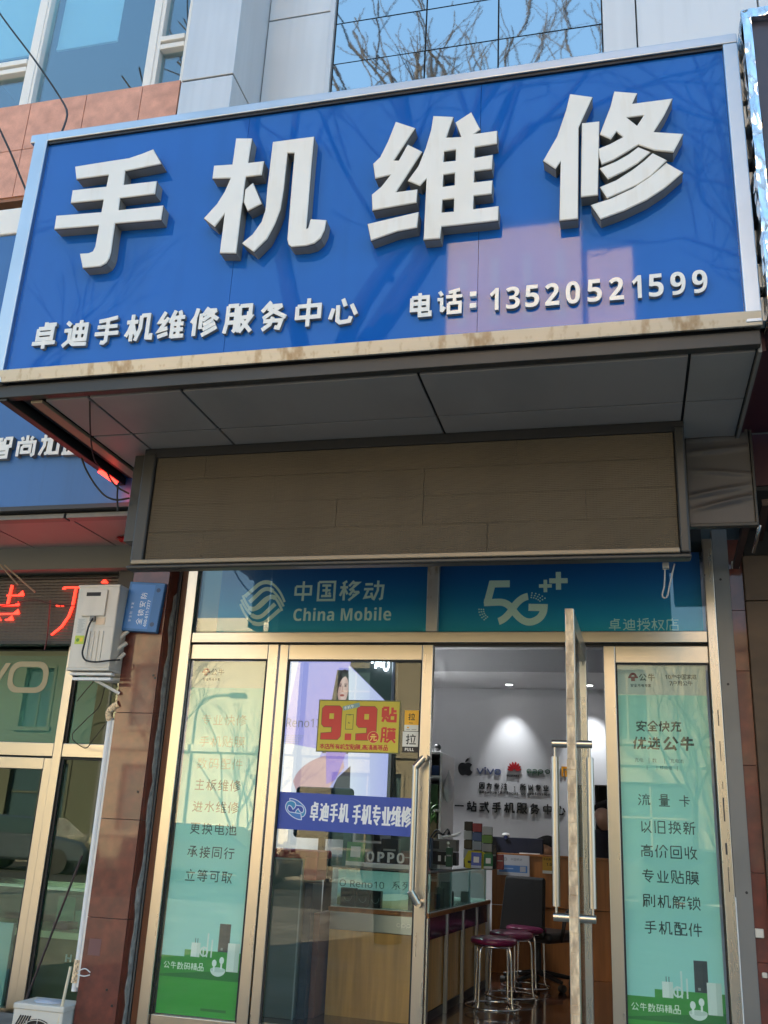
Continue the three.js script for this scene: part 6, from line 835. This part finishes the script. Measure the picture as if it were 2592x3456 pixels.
// people behind the desk
function person(name, label, x, z, floorY, headY, turn, shirt, seated) {
  const p = thing(name, label, 'person', [x, floorY, z], undefined, turn);
  const H = headY - floorY;                                         // crown height over the floor
  const field = (bones, half, cells, centre) => {
    const mc = new MarchingCubes(cells, M.skin, false, false, 200000); mc.isolation = 0; const N = cells, v = new THREE.Vector3(), a = new THREE.Vector3(), b = new THREE.Vector3();
    for (let k = 0; k < N; k++) for (let j = 0; j < N; j++) for (let i = 0; i < N; i++) {
      v.set((i - N / 2) / (N / 2) * half + centre[0], (j - N / 2) / (N / 2) * half + centre[1], (k - N / 2) / (N / 2) * half + centre[2]); let e = 0; const s = 38;
      for (const [p0, p1, r0, r1] of bones) { a.set(...p0); b.set(...p1).sub(a); const t = Math.max(0, Math.min(1, v.clone().sub(a).dot(b) / Math.max(1e-9, b.lengthSq()))); const d = v.distanceTo(a.addScaledVector(b, t)) - (r0 + (r1 - r0) * t); e += Math.exp(-s * d); }
      mc.field[i + j * N + k * N * N] = Math.log(e) / s;
    }
    mc.update(); const n = mc.count, g = new THREE.BufferGeometry(); const P0 = new Float32Array(mc.positionArray.slice(0, n * 3)), N0 = new Float32Array(mc.normalArray.slice(0, n * 3));
    for (let i = 0; i < n; i++) for (let c = 0; c < 3; c++) P0[i * 3 + c] = P0[i * 3 + c] * half + centre[c];
    g.setAttribute('position', new THREE.BufferAttribute(P0, 3)); g.setAttribute('normal', new THREE.BufferAttribute(N0, 3)); g.computeVertexNormals(); return metric(g);
  };
  const sh = H - 0.30, hip = seated ? 0.46 : H * 0.5;
  const skull = [[[0, H - 0.105, -0.012], [0, H - 0.10, -0.03], 0.088, 0.09], [[0, H - 0.12, 0.012], [0, H - 0.175, 0.02], 0.068, 0.048], [[0, H - 0.205, 0.03], [0, H - 0.20, 0.035], 0.032, 0.03], [[0, H - 0.135, 0.088], [0, H - 0.165, 0.102], 0.009, 0.015], [[-0.078, H - 0.135, -0.01], [-0.082, H - 0.16, -0.008], 0.016, 0.012], [[0.078, H - 0.135, -0.01], [0.082, H - 0.16, -0.008], 0.016, 0.012], [[0, H - 0.2, -0.03], [0, H - 0.27, -0.04], 0.05, 0.052], [[-0.03, H - 0.115, 0.072], [0.03, H - 0.115, 0.072], 0.018, 0.018], [[-0.018, H - 0.19, 0.078], [0.018, H - 0.19, 0.078], 0.012, 0.012]];
  const head = mesh('head', field(skull, 0.19, 46, [0, H - 0.15, 0.01]), M.skin, p);
  mesh('hair', field([[[0, H - 0.082, -0.028], [0, H - 0.10, -0.05], 0.095, 0.088], [[-0.055, H - 0.062, 0.045], [0.055, H - 0.055, 0.045], 0.038, 0.036]], 0.17, 36, [0, H - 0.09, -0.03]), M.hair, head);
  for (const s of [-1, 1]) { mesh('eye', new THREE.SphereGeometry(0.0105, 12, 8).scale(1.25, 0.6, 0.6).translate(s * 0.033, H - 0.128, 0.0875), M.black, head); mesh('eyebrow', tube([[s * 0.018, H - 0.110, 0.0935], [s * 0.035, H - 0.106, 0.092], [s * 0.052, H - 0.111, 0.084]], 0.0032, 8, 5), M.hair, head); }
  mesh('mouth', tube([[-0.02, H - 0.19, 0.089], [0, H - 0.188, 0.0925], [0.02, H - 0.19, 0.089]], 0.0032, 8, 5), colour(0.36, 0.13, 0.11), head);
  const kn = seated ? [0.42, 0.40] : [0.02, hip * 0.52];
  mesh('clothed_body', field([[[0, hip, 0], [0, sh - 0.08, -0.02], 0.13, 0.135], [[-0.15, sh - 0.03, -0.03], [0.15, sh - 0.03, -0.03], 0.065, 0.065], [[0, sh - 0.02, -0.035], [0, sh + 0.03, -0.04], 0.07, 0.056],
    ...[-1, 1].flatMap((s) => [[[s * 0.185, sh - 0.04, -0.03], [s * 0.23, sh - 0.30, 0.02], 0.058, 0.046], [[s * 0.23, sh - 0.30, 0.02], [s * 0.13, sh - 0.36, 0.24], 0.045, 0.034], [[s * 0.09, hip, 0.0], seated ? [s * 0.10, hip, 0.40] : [s * 0.09, kn[1], 0.02], 0.085, 0.06], [seated ? [s * 0.10, hip, 0.40] : [s * 0.09, kn[1], 0.02], seated ? [s * 0.10, 0.06, 0.38] : [s * 0.09, 0.06, 0.0], 0.058, 0.042], [[s * 0.10, 0.045, seated ? 0.38 : 0.0], [s * 0.10, 0.04, seated ? 0.5 : 0.13], 0.042, 0.036]])], Math.max(0.62, H * 0.55), 64, [0, H * 0.46, 0.1]), shirt, p);
  for (const s of [-1, 1]) { const hx = s * 0.12, hy = sh - 0.365, hz = 0.27, f = [[[hx, hy, hz - 0.02], [hx, hy - 0.004, hz + 0.05], 0.026, 0.024]]; for (let i = 0; i < 4; i++) { const o = (i - 1.5) * 0.017, l = [0.06, 0.07, 0.066, 0.052][i]; f.push([[hx + o, hy, hz + 0.055], [hx + o * 1.15, hy + 0.002, hz + 0.055 + l * 0.5], 0.009, 0.0085], [[hx + o * 1.15, hy + 0.002, hz + 0.055 + l * 0.5], [hx + o * 1.15, hy - 0.018, hz + 0.055 + l * 0.9], 0.0085, 0.007]); } f.push([[hx - s * 0.022, hy - 0.004, hz + 0.01], [hx - s * 0.05, hy - 0.012, hz + 0.06], 0.011, 0.008]); mesh('hand', field(f, 0.11, 44, [hx, hy, hz + 0.045]), M.skin, p); }
  return p;
}
person('person', 'person with short black hair sitting behind the brown desk, mostly hidden', 0.275, -4.05, FLOOR - 0.16, 1.492, -0.35, M.cloth, true);
person('person', 'person in dark clothes standing at the right behind the open door', 0.80, -4.35, FLOOR - 0.0, 1.83, -0.5, M.cloth, false);
// shelf at the back left
{
  const s = thing('shelf_unit', 'white shelf unit with goods at the back left of the shop', 'shelf'), X0 = -1.25, X1 = -0.545, Z0 = -3.75, Z1 = -3.15;
  mesh('side_board', bx(X1, X1 + 0.02, FLOOR, 2.13, Z0, Z1, 0.002), M.white, s); mesh('side_board', bx(X0 - 0.02, X0, FLOOR, 2.13, Z0, Z1, 0.002), M.white, s);
  for (const y of [0.6, 1.1, 1.37, 1.65, 1.92, 2.12]) mesh('shelf', bx(X0, X1, y, y + 0.02, Z0, Z1, 0.002), M.white, s); mesh('back_board', bx(X0, X1, FLOOR, 2.12, Z0 - 0.01, Z0 - 0.002), colour(0.3, 0.3, 0.3), s);
  const cols = [[0.03, 0.07, 0.2], [0.3, 0.04, 0.06], [0.4, 0.4, 0.4], [0.02, 0.02, 0.025], [0.25, 0.2, 0.1], [0.05, 0.12, 0.05]];
  let n = 0; const pos = ['first', 'second', 'third', 'fourth', 'fifth'];
  for (const [y, lvl] of [[1.94, 'second highest'], [1.67, 'third highest'], [1.39, 'fourth highest']]) { let x = X1 - 0.02, i = 0; while (i < 5) { const w = rr(0.06, 0.13), h = rr(0.07, 0.2); solo('goods_box', pos[i] + ' box from the right on the ' + lvl + ' board of the white shelf', 'box', bx(x - w, x, y + 0.0005, y + h, Z1 - 0.02 - rr(0.1, 0.2), Z1 - 0.02 - rr(0, 0.04), 0.002), colour(...cols[n++ % 6], 0.5)); x -= w + 0.01; i++; } }
  const d = thing('round_speaker', 'small black ball-shaped speaker on top of the white shelf', 'speaker', [-0.585, 2.1405, -3.22]); mesh('ball', new THREE.SphereGeometry(0.032, 16, 12).translate(0, 0.036, 0), M.black, d); mesh('foot', lathe([[0, 0], [0.02, 0], [0.012, 0.01], [0, 0.012]], 14), M.black, d);
  solo('plastic_bag', 'white plastic bag hanging on the right side of the shelf', 'bag', (() => { const g = new THREE.SphereGeometry(0.09, 24, 18), p = g.attributes.position; for (let i = 0; i < p.count; i++) { const y = p.getY(i), k = 0.8 + 0.5 * fbm(p.getX(i) * 5 + 3, y * 2 + 3, 8, 8, 3, 13), t = y > 0 ? 1 - 0.75 * (y / 0.09) : 1; p.setXYZ(i, p.getX(i) * 0.45 * k * t, y * 1.5, p.getZ(i) * k * t); } g.computeVertexNormals(); g.translate(-0.485, 1.86, -3.25); return g; })(), colour(0.6, 0.6, 0.62, 0.4));
}
// lit advertising panel, neon script, cabinets seen through the closed door
{
  const t = canvasTex(760, 1024, (c, w, h) => {
    const g = c.createLinearGradient(0, 0, w, h * 0.6); g.addColorStop(0, '#a4aff8'); g.addColorStop(0.5, '#b3adf6'); g.addColorStop(1, '#cdd3ff'); c.fillStyle = g; c.fillRect(0, 0, w, h);
    c.fillStyle = '#dfe6ff'; c.beginPath(); c.moveTo(0, 0); c.lineTo(140, 0); c.lineTo(60, 500); c.lineTo(0, 700); c.fill();
    c.fillStyle = '#eef0ff'; c.beginPath(); c.moveTo(40, 560); c.lineTo(330, 600); c.lineTo(250, 860); c.lineTo(20, 900); c.fill();
    // hooded figure: dark hair, narrow face between two curtains
    c.fillStyle = '#40463f'; c.beginPath(); c.moveTo(395, 120); c.lineTo(470, 120); c.lineTo(520, 620); c.lineTo(330, 620); c.fill();
    const f = c.createLinearGradient(400, 0, 480, 0); f.addColorStop(0, '#b98f86'); f.addColorStop(0.5, '#e8c9c0'); f.addColorStop(1, '#c79f95'); c.fillStyle = f; c.beginPath(); c.ellipse(440, 232, 37, 92, 0, 0, 7); c.fill(); c.fillRect(424, 300, 34, 120); c.fillStyle = '#2c2624'; c.beginPath(); c.moveTo(398, 250); c.quadraticCurveTo(404, 120, 446, 116); c.quadraticCurveTo(486, 122, 484, 260); c.quadraticCurveTo(478, 170, 452, 158); c.quadraticCurveTo(412, 172, 408, 262); c.fill();
    c.fillStyle = '#4a2f2c'; c.fillRect(412, 203, 20, 5); c.fillRect(448, 203, 20, 5); for (const x of [422, 457]) { c.beginPath(); c.ellipse(x, 217, 8, 5, 0, 0, 7); c.fill(); } c.fillStyle = '#b98a80'; c.fillRect(436, 215, 6, 32); c.beginPath(); c.ellipse(438, 249, 9, 5, 0, 0, 7); c.fill(); c.fillStyle = '#a5483f'; c.beginPath(); c.ellipse(438, 274, 14, 7, 0, 0, 7); c.fill();
    const v = c.createLinearGradient(480, 0, 760, 0); v.addColorStop(0, '#eaf0ff'); v.addColorStop(1, '#bfc6ff'); c.fillStyle = v; c.beginPath(); c.moveTo(470, 90); c.lineTo(760, 340); c.lineTo(760, 1024); c.lineTo(520, 1024); c.lineTo(495, 500); c.fill();
    // arm and phone
    c.fillStyle = '#d2aeb6'; c.beginPath(); c.moveTo(150, 790); c.quadraticCurveTo(180, 690, 330, 640); c.lineTo(460, 610); c.lineTo(480, 700); c.lineTo(380, 830); c.lineTo(180, 850); c.fill(); c.fillStyle = '#a48be0'; c.beginPath(); c.moveTo(350, 560); c.lineTo(500, 580); c.lineTo(430, 770); c.lineTo(370, 800); c.fill();
    c.fillStyle = '#4d4a50'; c.beginPath(); c.moveTo(440, 760); c.lineTo(520, 690); c.lineTo(530, 1024); c.lineTo(320, 1024); c.fill();
    c.fillStyle = '#5b6272'; c.font = '72px sans-serif'; c.fillText('Reno13', 70, 470); write(c, '系列', 320, 416, 62, { color: '#5b6272', pen: 0.07 }); for (let i = 0; i < 5; i++) { c.fillStyle = '#9aa2c0'; c.fillRect(50 + i * 6, 520 + i * 12, 150 - i * 14, 4); }
    c.save(); c.translate(600, 520); c.fillStyle = '#4b5266'; for (let i = 0; i < 5; i++) c.fillRect(i * 8, i * 16, 70 - i * 6, 5); c.restore();
    c.fillStyle = '#233532'; c.beginPath(); c.moveTo(490, 0); c.lineTo(760, 0); c.lineTo(760, 335); c.lineTo(480, 92); c.fill();
  });
  const l = thing('light_box', 'glowing lavender advertising panel with a hooded model holding a phone', 'light box');
  const m = S({ color: lin(0.05, 0.05, 0.05), roughness: 0.4, emissive: lin(1, 1, 1), emissiveMap: t, emissiveIntensity: 0.175 }); mesh('lit_screen', sheet(-1.62, -0.712, 1.50, 2.78, -1.978, 0.004), m, l); mesh('frame', [bx(-1.66, -1.62, 1.46, 2.82, -2.06, -1.97), bx(-0.711, -0.685, 1.46, 2.82, -2.06, -1.965, 0.004), bx(-1.66, -0.685, 2.781, 2.82, -2.06, -1.97), bx(-1.66, -0.685, 1.46, 1.499, -2.06, -1.97)], M.sill, l); mesh('back', bx(-1.64, -0.70, 1.48, 2.80, -2.05, -1.984), M.dark, l);
  const ra = new THREE.RectAreaLight(lin(0.72, 0.74, 1), 0.35, 0.9, 1.26); ra.position.set(-1.17, 2.14, -1.965); ra.lookAt(-1.17, 2.14, 0); scene.add(ra);
  const n = thing('neon_sign', 'glowing white neon script above the advertising panel', 'neon sign'); mesh('tube', [tube([[-0.875, 2.72, -1.94], [-0.86, 2.68, -1.94], [-0.855, 2.72, -1.94]], 0.008, 14, 7), tube([[-0.835, 2.64, -1.94], [-0.822, 2.72, -1.94], [-0.812, 2.65, -1.94], [-0.80, 2.71, -1.94], [-0.787, 2.65, -1.94]], 0.009, 26, 7), new THREE.TorusGeometry(0.032, 0.009, 8, 24).scale(0.65, 1.2, 1).translate(-0.752, 2.665, -1.94)], glow(0.75, 0.85, 1, 1.5), n);
  solo('green_wall_panel', 'dark green board beside the glowing advertising panel', 'board', bx(-0.68, -0.50, 1.25, 2.92, -2.06, -2.03), colour(0.03, 0.045, 0.035, 0.4));
  const cb = thing('glass_cabinet', 'grey green glass cabinet standing behind the closed glass door', 'cabinet'); mesh('body', bx(-1.35, -0.935, FLOOR, 1.275, -1.25, -0.80, 0.004), S({ color: lin(0.20, 0.23, 0.185), roughness: 0.35 }), cb); mesh('edge', [bx(-0.934, -0.926, FLOOR, 1.28, -0.81, -0.795), bx(-1.35, -0.926, 1.2755, 1.285, -1.25, -0.795)], colour(0.4, 0.45, 0.4, 0.25), cb);
  solo('red_cloth', 'red cloth draped over the corner of the glass cabinet', 'cloth', [bx(-1.20, -0.835, 1.286, 1.335, -1.1, -0.80, 0.015), bx(-0.918, -0.835, 1.165, 1.30, -1.0, -0.79, 0.012)], colour(0.42, 0.02, 0.03, 0.6));
  solo('navy_stand', 'narrow dark blue stand between the cabinet and the counter', 'stand', bx(-0.922, -0.872, FLOOR, 1.15, -1.05, -0.85, 0.004), colour(0.03, 0.045, 0.06, 0.4)); solo('red_brown_cabinet', 'red brown cupboard side left of the wooden counter', 'cupboard', bx(-0.868, -0.83, FLOOR, 0.98, -1.3, -0.90, 0.004), colour(0.17, 0.055, 0.035, 0.45));
  solo('green_leaflet_stand', 'tall narrow green and blue leaflet stand behind the glass door', 'leaflet stand', [bx(-0.845, -0.79, 1.02, 1.46, -1.40, -1.36, 0.003)], colour(0.02, 0.09, 0.10, 0.4));
  const os = thing('teal_chair', 'teal swivel chair back behind the blue strip sticker', 'chair', [-1.05, FLOOR, -1.55]); mesh('backrest', new RoundedBoxGeometry(0.42, 0.34, 0.06, 4, 0.03).translate(0, 1.16, 0), colour(0.035, 0.08, 0.085, 0.7), os); mesh('seat', new RoundedBoxGeometry(0.44, 0.07, 0.4, 3, 0.03).translate(0, 0.85, -0.2), colour(0.03, 0.07, 0.075, 0.7), os); mesh('column', rod([0, 0.02, -0.2], [0, 0.82, -0.2], 0.03), M.black, os); mesh('back_bar', bx(-0.02, 0.02, 0.84, 1.05, -0.02, 0.02), M.black, os); mesh('foot', lathe([[0, 0], [0.22, 0], [0.22, 0.015], [0.03, 0.04], [0, 0.04]], 24).translate(0, 0, -0.2), M.black, os);
}

// ---------------------------------------------------------------- across the street (what the glass reflects)
{
  // two storey cream building, sunlit, with real windows and mouldings
  const b = thing('cream_building', 'sunlit cream building across the street with tall pale windows', 'building', [0, 0, 29]);
  const dk = P({ color: lin(0.05, 0.09, 0.10), roughness: 0.08 }), pale = P({ color: lin(0.34, 0.40, 0.38), roughness: 0.15 });
  const street = (o, X0, X1, H, step, mat, trim, glass, wide) => {
    const holes = []; for (let x = X0 + 1.2; x < X1 - 2.8; x += step) for (const [y0, y1] of [[wide ? 0.25 : 1.1, 3.5], [4.9, 7.3]]) holes.push([x, x + (wide && y0 < 1 ? 2.6 : 1.3), y0, y1]);
    const wall = new THREE.Shape([[X0, 0], [X1, 0], [X1, H], [X0, H]].map((p) => new THREE.Vector2(...p))); for (const [a, c, d, e] of holes) wall.holes.push(new THREE.Path([[a, d], [a, e], [c, e], [c, d]].map((p) => new THREE.Vector2(...p))));
    mesh('wall', metric(new THREE.ExtrudeGeometry(wall, { depth: 0.35, bevelEnabled: false })), mat, o); mesh('roof', bx(X0, X1, H - 0.05, H + 0.15, 0.35, 9), M.roomdark, o); mesh('cornice', [bx(X0, X1, H - 0.35, H + 0.2, -0.35, 0.3, 0.05), bx(X0, X1, 4.05, 4.3, -0.15, 0.02)], trim, o); mesh('back_wall', bx(X0, X1, 0, H, 8.8, 9), M.roomdark, o);
    for (const [a, c, d, e] of holes) { const f = mesh('window', [bx(a - 0.12, a, d, e + 0.14, -0.05, 0.05), bx(c, c + 0.12, d, e + 0.14, -0.05, 0.05), bx(a - 0.2, c + 0.2, d - 0.16, d, -0.12, 0.05), bx(a, c, e, e + 0.14, -0.05, 0.05), bx((a + c) / 2 - 0.03, (a + c) / 2 + 0.03, d, e, 0.16, 0.22), bx(a, c, (d * 0.35 + e * 0.65) - 0.03, (d * 0.35 + e * 0.65) + 0.03, 0.16, 0.22)], trim, o); mesh('pane', bx(a, c, d, e, 0.2, 0.215), glass, f); }
  };
  street(b, -18.8, -10.9, 8.9, 4.4, M.cream, M.creamtrim, pale);
  street(thing('tan_building', 'long tan building across the street right of the cream one', 'building', [0, 0, 29.4]), -10.7, 26, 8.4, 3.3, M.tan, M.tan, dk, true);
  street(thing('olive_building', 'dark olive building across the street left of the cream one', 'building', [0, 0, 29.3]), -46, -19, 9.6, 3.6, M.olive, M.olive, dk, true);
  const t = thing('pink_tower', 'tall pinkish tower block behind the cream building across the street', 'building', [0, 0, 62]);
  mesh('wall', bx(-11.5, -1.2, 0, 47, 0, 10), M.pink, t); mesh('wall', bx(-1.2, 2.6, 0, 45, 1.2, 10), M.pink, t); for (let i = 0; i < 13; i++) for (let j = 0; j < 4; j++) if ((i + j) % 1 === 0) mesh('window', bx(-10.6 + j * 2.5, -9.9 + j * 2.5, 2.2 + i * 3.3, 4.9 + i * 3.3, -0.03, 0.02), M.creamtrim, t);
  // bare street trees
  const tree = (x, z, h, lab, sd) => {
    const o = thing('bare_tree', lab, 'tree', [x, 0.15, z]); seed = sd; const limbs = [], trunk = [];
    const grow = (p, d, len, r, lvl) => {
      const q = p.clone().addScaledVector(d, len), m = p.clone().lerp(q, 0.5).add(new THREE.Vector3(rr(-1, 1), rr(-0.3, 0.3), rr(-1, 1)).multiplyScalar(len * 0.06)), g = tube([p.toArray(), m.toArray(), q.toArray()], r, lvl < 2 ? 8 : 4, lvl < 2 ? 9 : lvl < 4 ? 5 : 4), pos = g.attributes.position;
      (lvl === 0 ? trunk : limbs).push(g);
      if (lvl >= 6) return; const n = lvl === 0 ? 4 : 2 + (rnd() > 0.45 ? 1 : 0);
      for (let i = 0; i < n; i++) { const s = lvl === 0 ? 0.65 : 0.75, e = d.clone().add(new THREE.Vector3(rr(-s, s), rr(-0.1, 0.45), rr(-s, s))).normalize(); grow(lvl > 0 && i > 0 ? p.clone().lerp(q, rr(0.5, 1)) : q, e, len * rr(0.62, 0.84), r * rr(0.52, 0.68), lvl + 1); }
    };
    grow(new THREE.Vector3(), new THREE.Vector3(rr(-0.08, 0.08), 1, rr(-0.08, 0.08)).normalize(), h * 0.27, h * 0.0085, 0);
    mesh('trunk', trunk, M.bark, o); mesh('crown', limbs, M.bark, o);
  };
  tree(-2.0, 7.6, 21, 'bare street tree behind the viewer, left of the camera', 11); tree(4.4, 8.4, 15, 'bare street tree behind the viewer, right of the camera', 29); tree(-10, 8.8, 14, 'bare street tree far to the left behind the viewer', 53); tree(8.8, 9, 13, 'bare street tree far to the right behind the viewer', 71); tree(-14, 25.5, 9, 'bare tree before the cream building, left of the lamp', 97); tree(3, 25.8, 9.5, 'bare tree before the cream building, right of the lamp', 113);
  seed = 500;
  const fence = thing('street_railing', 'grey street railing along the far kerb', 'railing', [0, 0.004, 22]); mesh('rail', [bx(-40, 30, 0.95, 1.02, -0.03, 0.03), bx(-40, 30, 0.2, 0.26, -0.03, 0.03)], M.greysteel, fence); const bars = []; for (let x = -40; x < 30; x += 0.28) bars.push(bx(x, x + 0.03, 0.26, 0.95, -0.012, 0.012)); mesh('bar', bars, M.greysteel, fence).userData.kind = 'stuff'; for (let x = -40; x <= 30; x += 3.5) mesh('post', bx(x - 0.05, x + 0.05, 0, 1.1, -0.05, 0.05), M.greysteel, fence);
  const prof = [[-2.15, 0.30], [2.15, 0.30], [2.2, 0.62], [2.05, 0.84], [1.15, 0.98], [0.45, 1.44], [-1.15, 1.47], [-1.85, 1.05], [-2.15, 0.98], [-2.22, 0.55]], cab = [[1.02, 0.99], [0.40, 1.39], [-1.10, 1.42], [-1.70, 1.04]];
  for (const [x, k, n] of [[-21, [0.10, 0.10, 0.11], 'dark grey'], [-15.4, [0.05, 0.07, 0.09], 'dark blue'], [-9.6, [0.05, 0.05, 0.055], 'charcoal'], [-3.2, [0.03, 0.03, 0.03], 'black'], [2.8, [0.07, 0.08, 0.07], 'olive grey'], [9, [0.10, 0.04, 0.03], 'brown']]) {
    const o = thing('parked_car', n + ' car parked along the far side of the street', 'car', [x, 0.004, 19.6], 'cars parked across the street'), g = ext([[prof]], 1.56, 0.07); g.translate(0, 0, -0.78); mesh('body', g, P({ color: lin(...k), roughness: 0.35, clearcoat: 1, clearcoatRoughness: 0.05 }), o);
    const q = ext([[cab]], 1.74); q.translate(0, 0, -0.87); mesh('window', q, dk, o); for (const [wx, wz] of [[-1.35, -0.75], [1.35, -0.75], [-1.35, 0.75], [1.35, 0.75]]) { const w = new THREE.CylinderGeometry(0.32, 0.32, 0.22, 20); w.rotateX(Math.PI / 2); w.translate(wx, 0.32, wz); mesh('wheel', w, M.rubber, o); }
  }
  const lamp = thing('street_lamp', 'tall grey street lamp across the street', 'street lamp', [-16.5, 0.15, 24.6]); mesh('pole', [rod([0, 0, 0], [0, 7.4, 0], 0.09, 0.055), tube([[0, 7.3, 0], [0.1, 7.9, 0], [0.5, 8.2, 0], [1.5, 8.3, 0]], 0.045, 20, 8)], M.greysteel, lamp); mesh('lamp_head', bx(1.3, 2.0, 8.22, 8.34, -0.14, 0.14, 0.04), M.greysteel, lamp);
}

renderer.render(scene, camera);
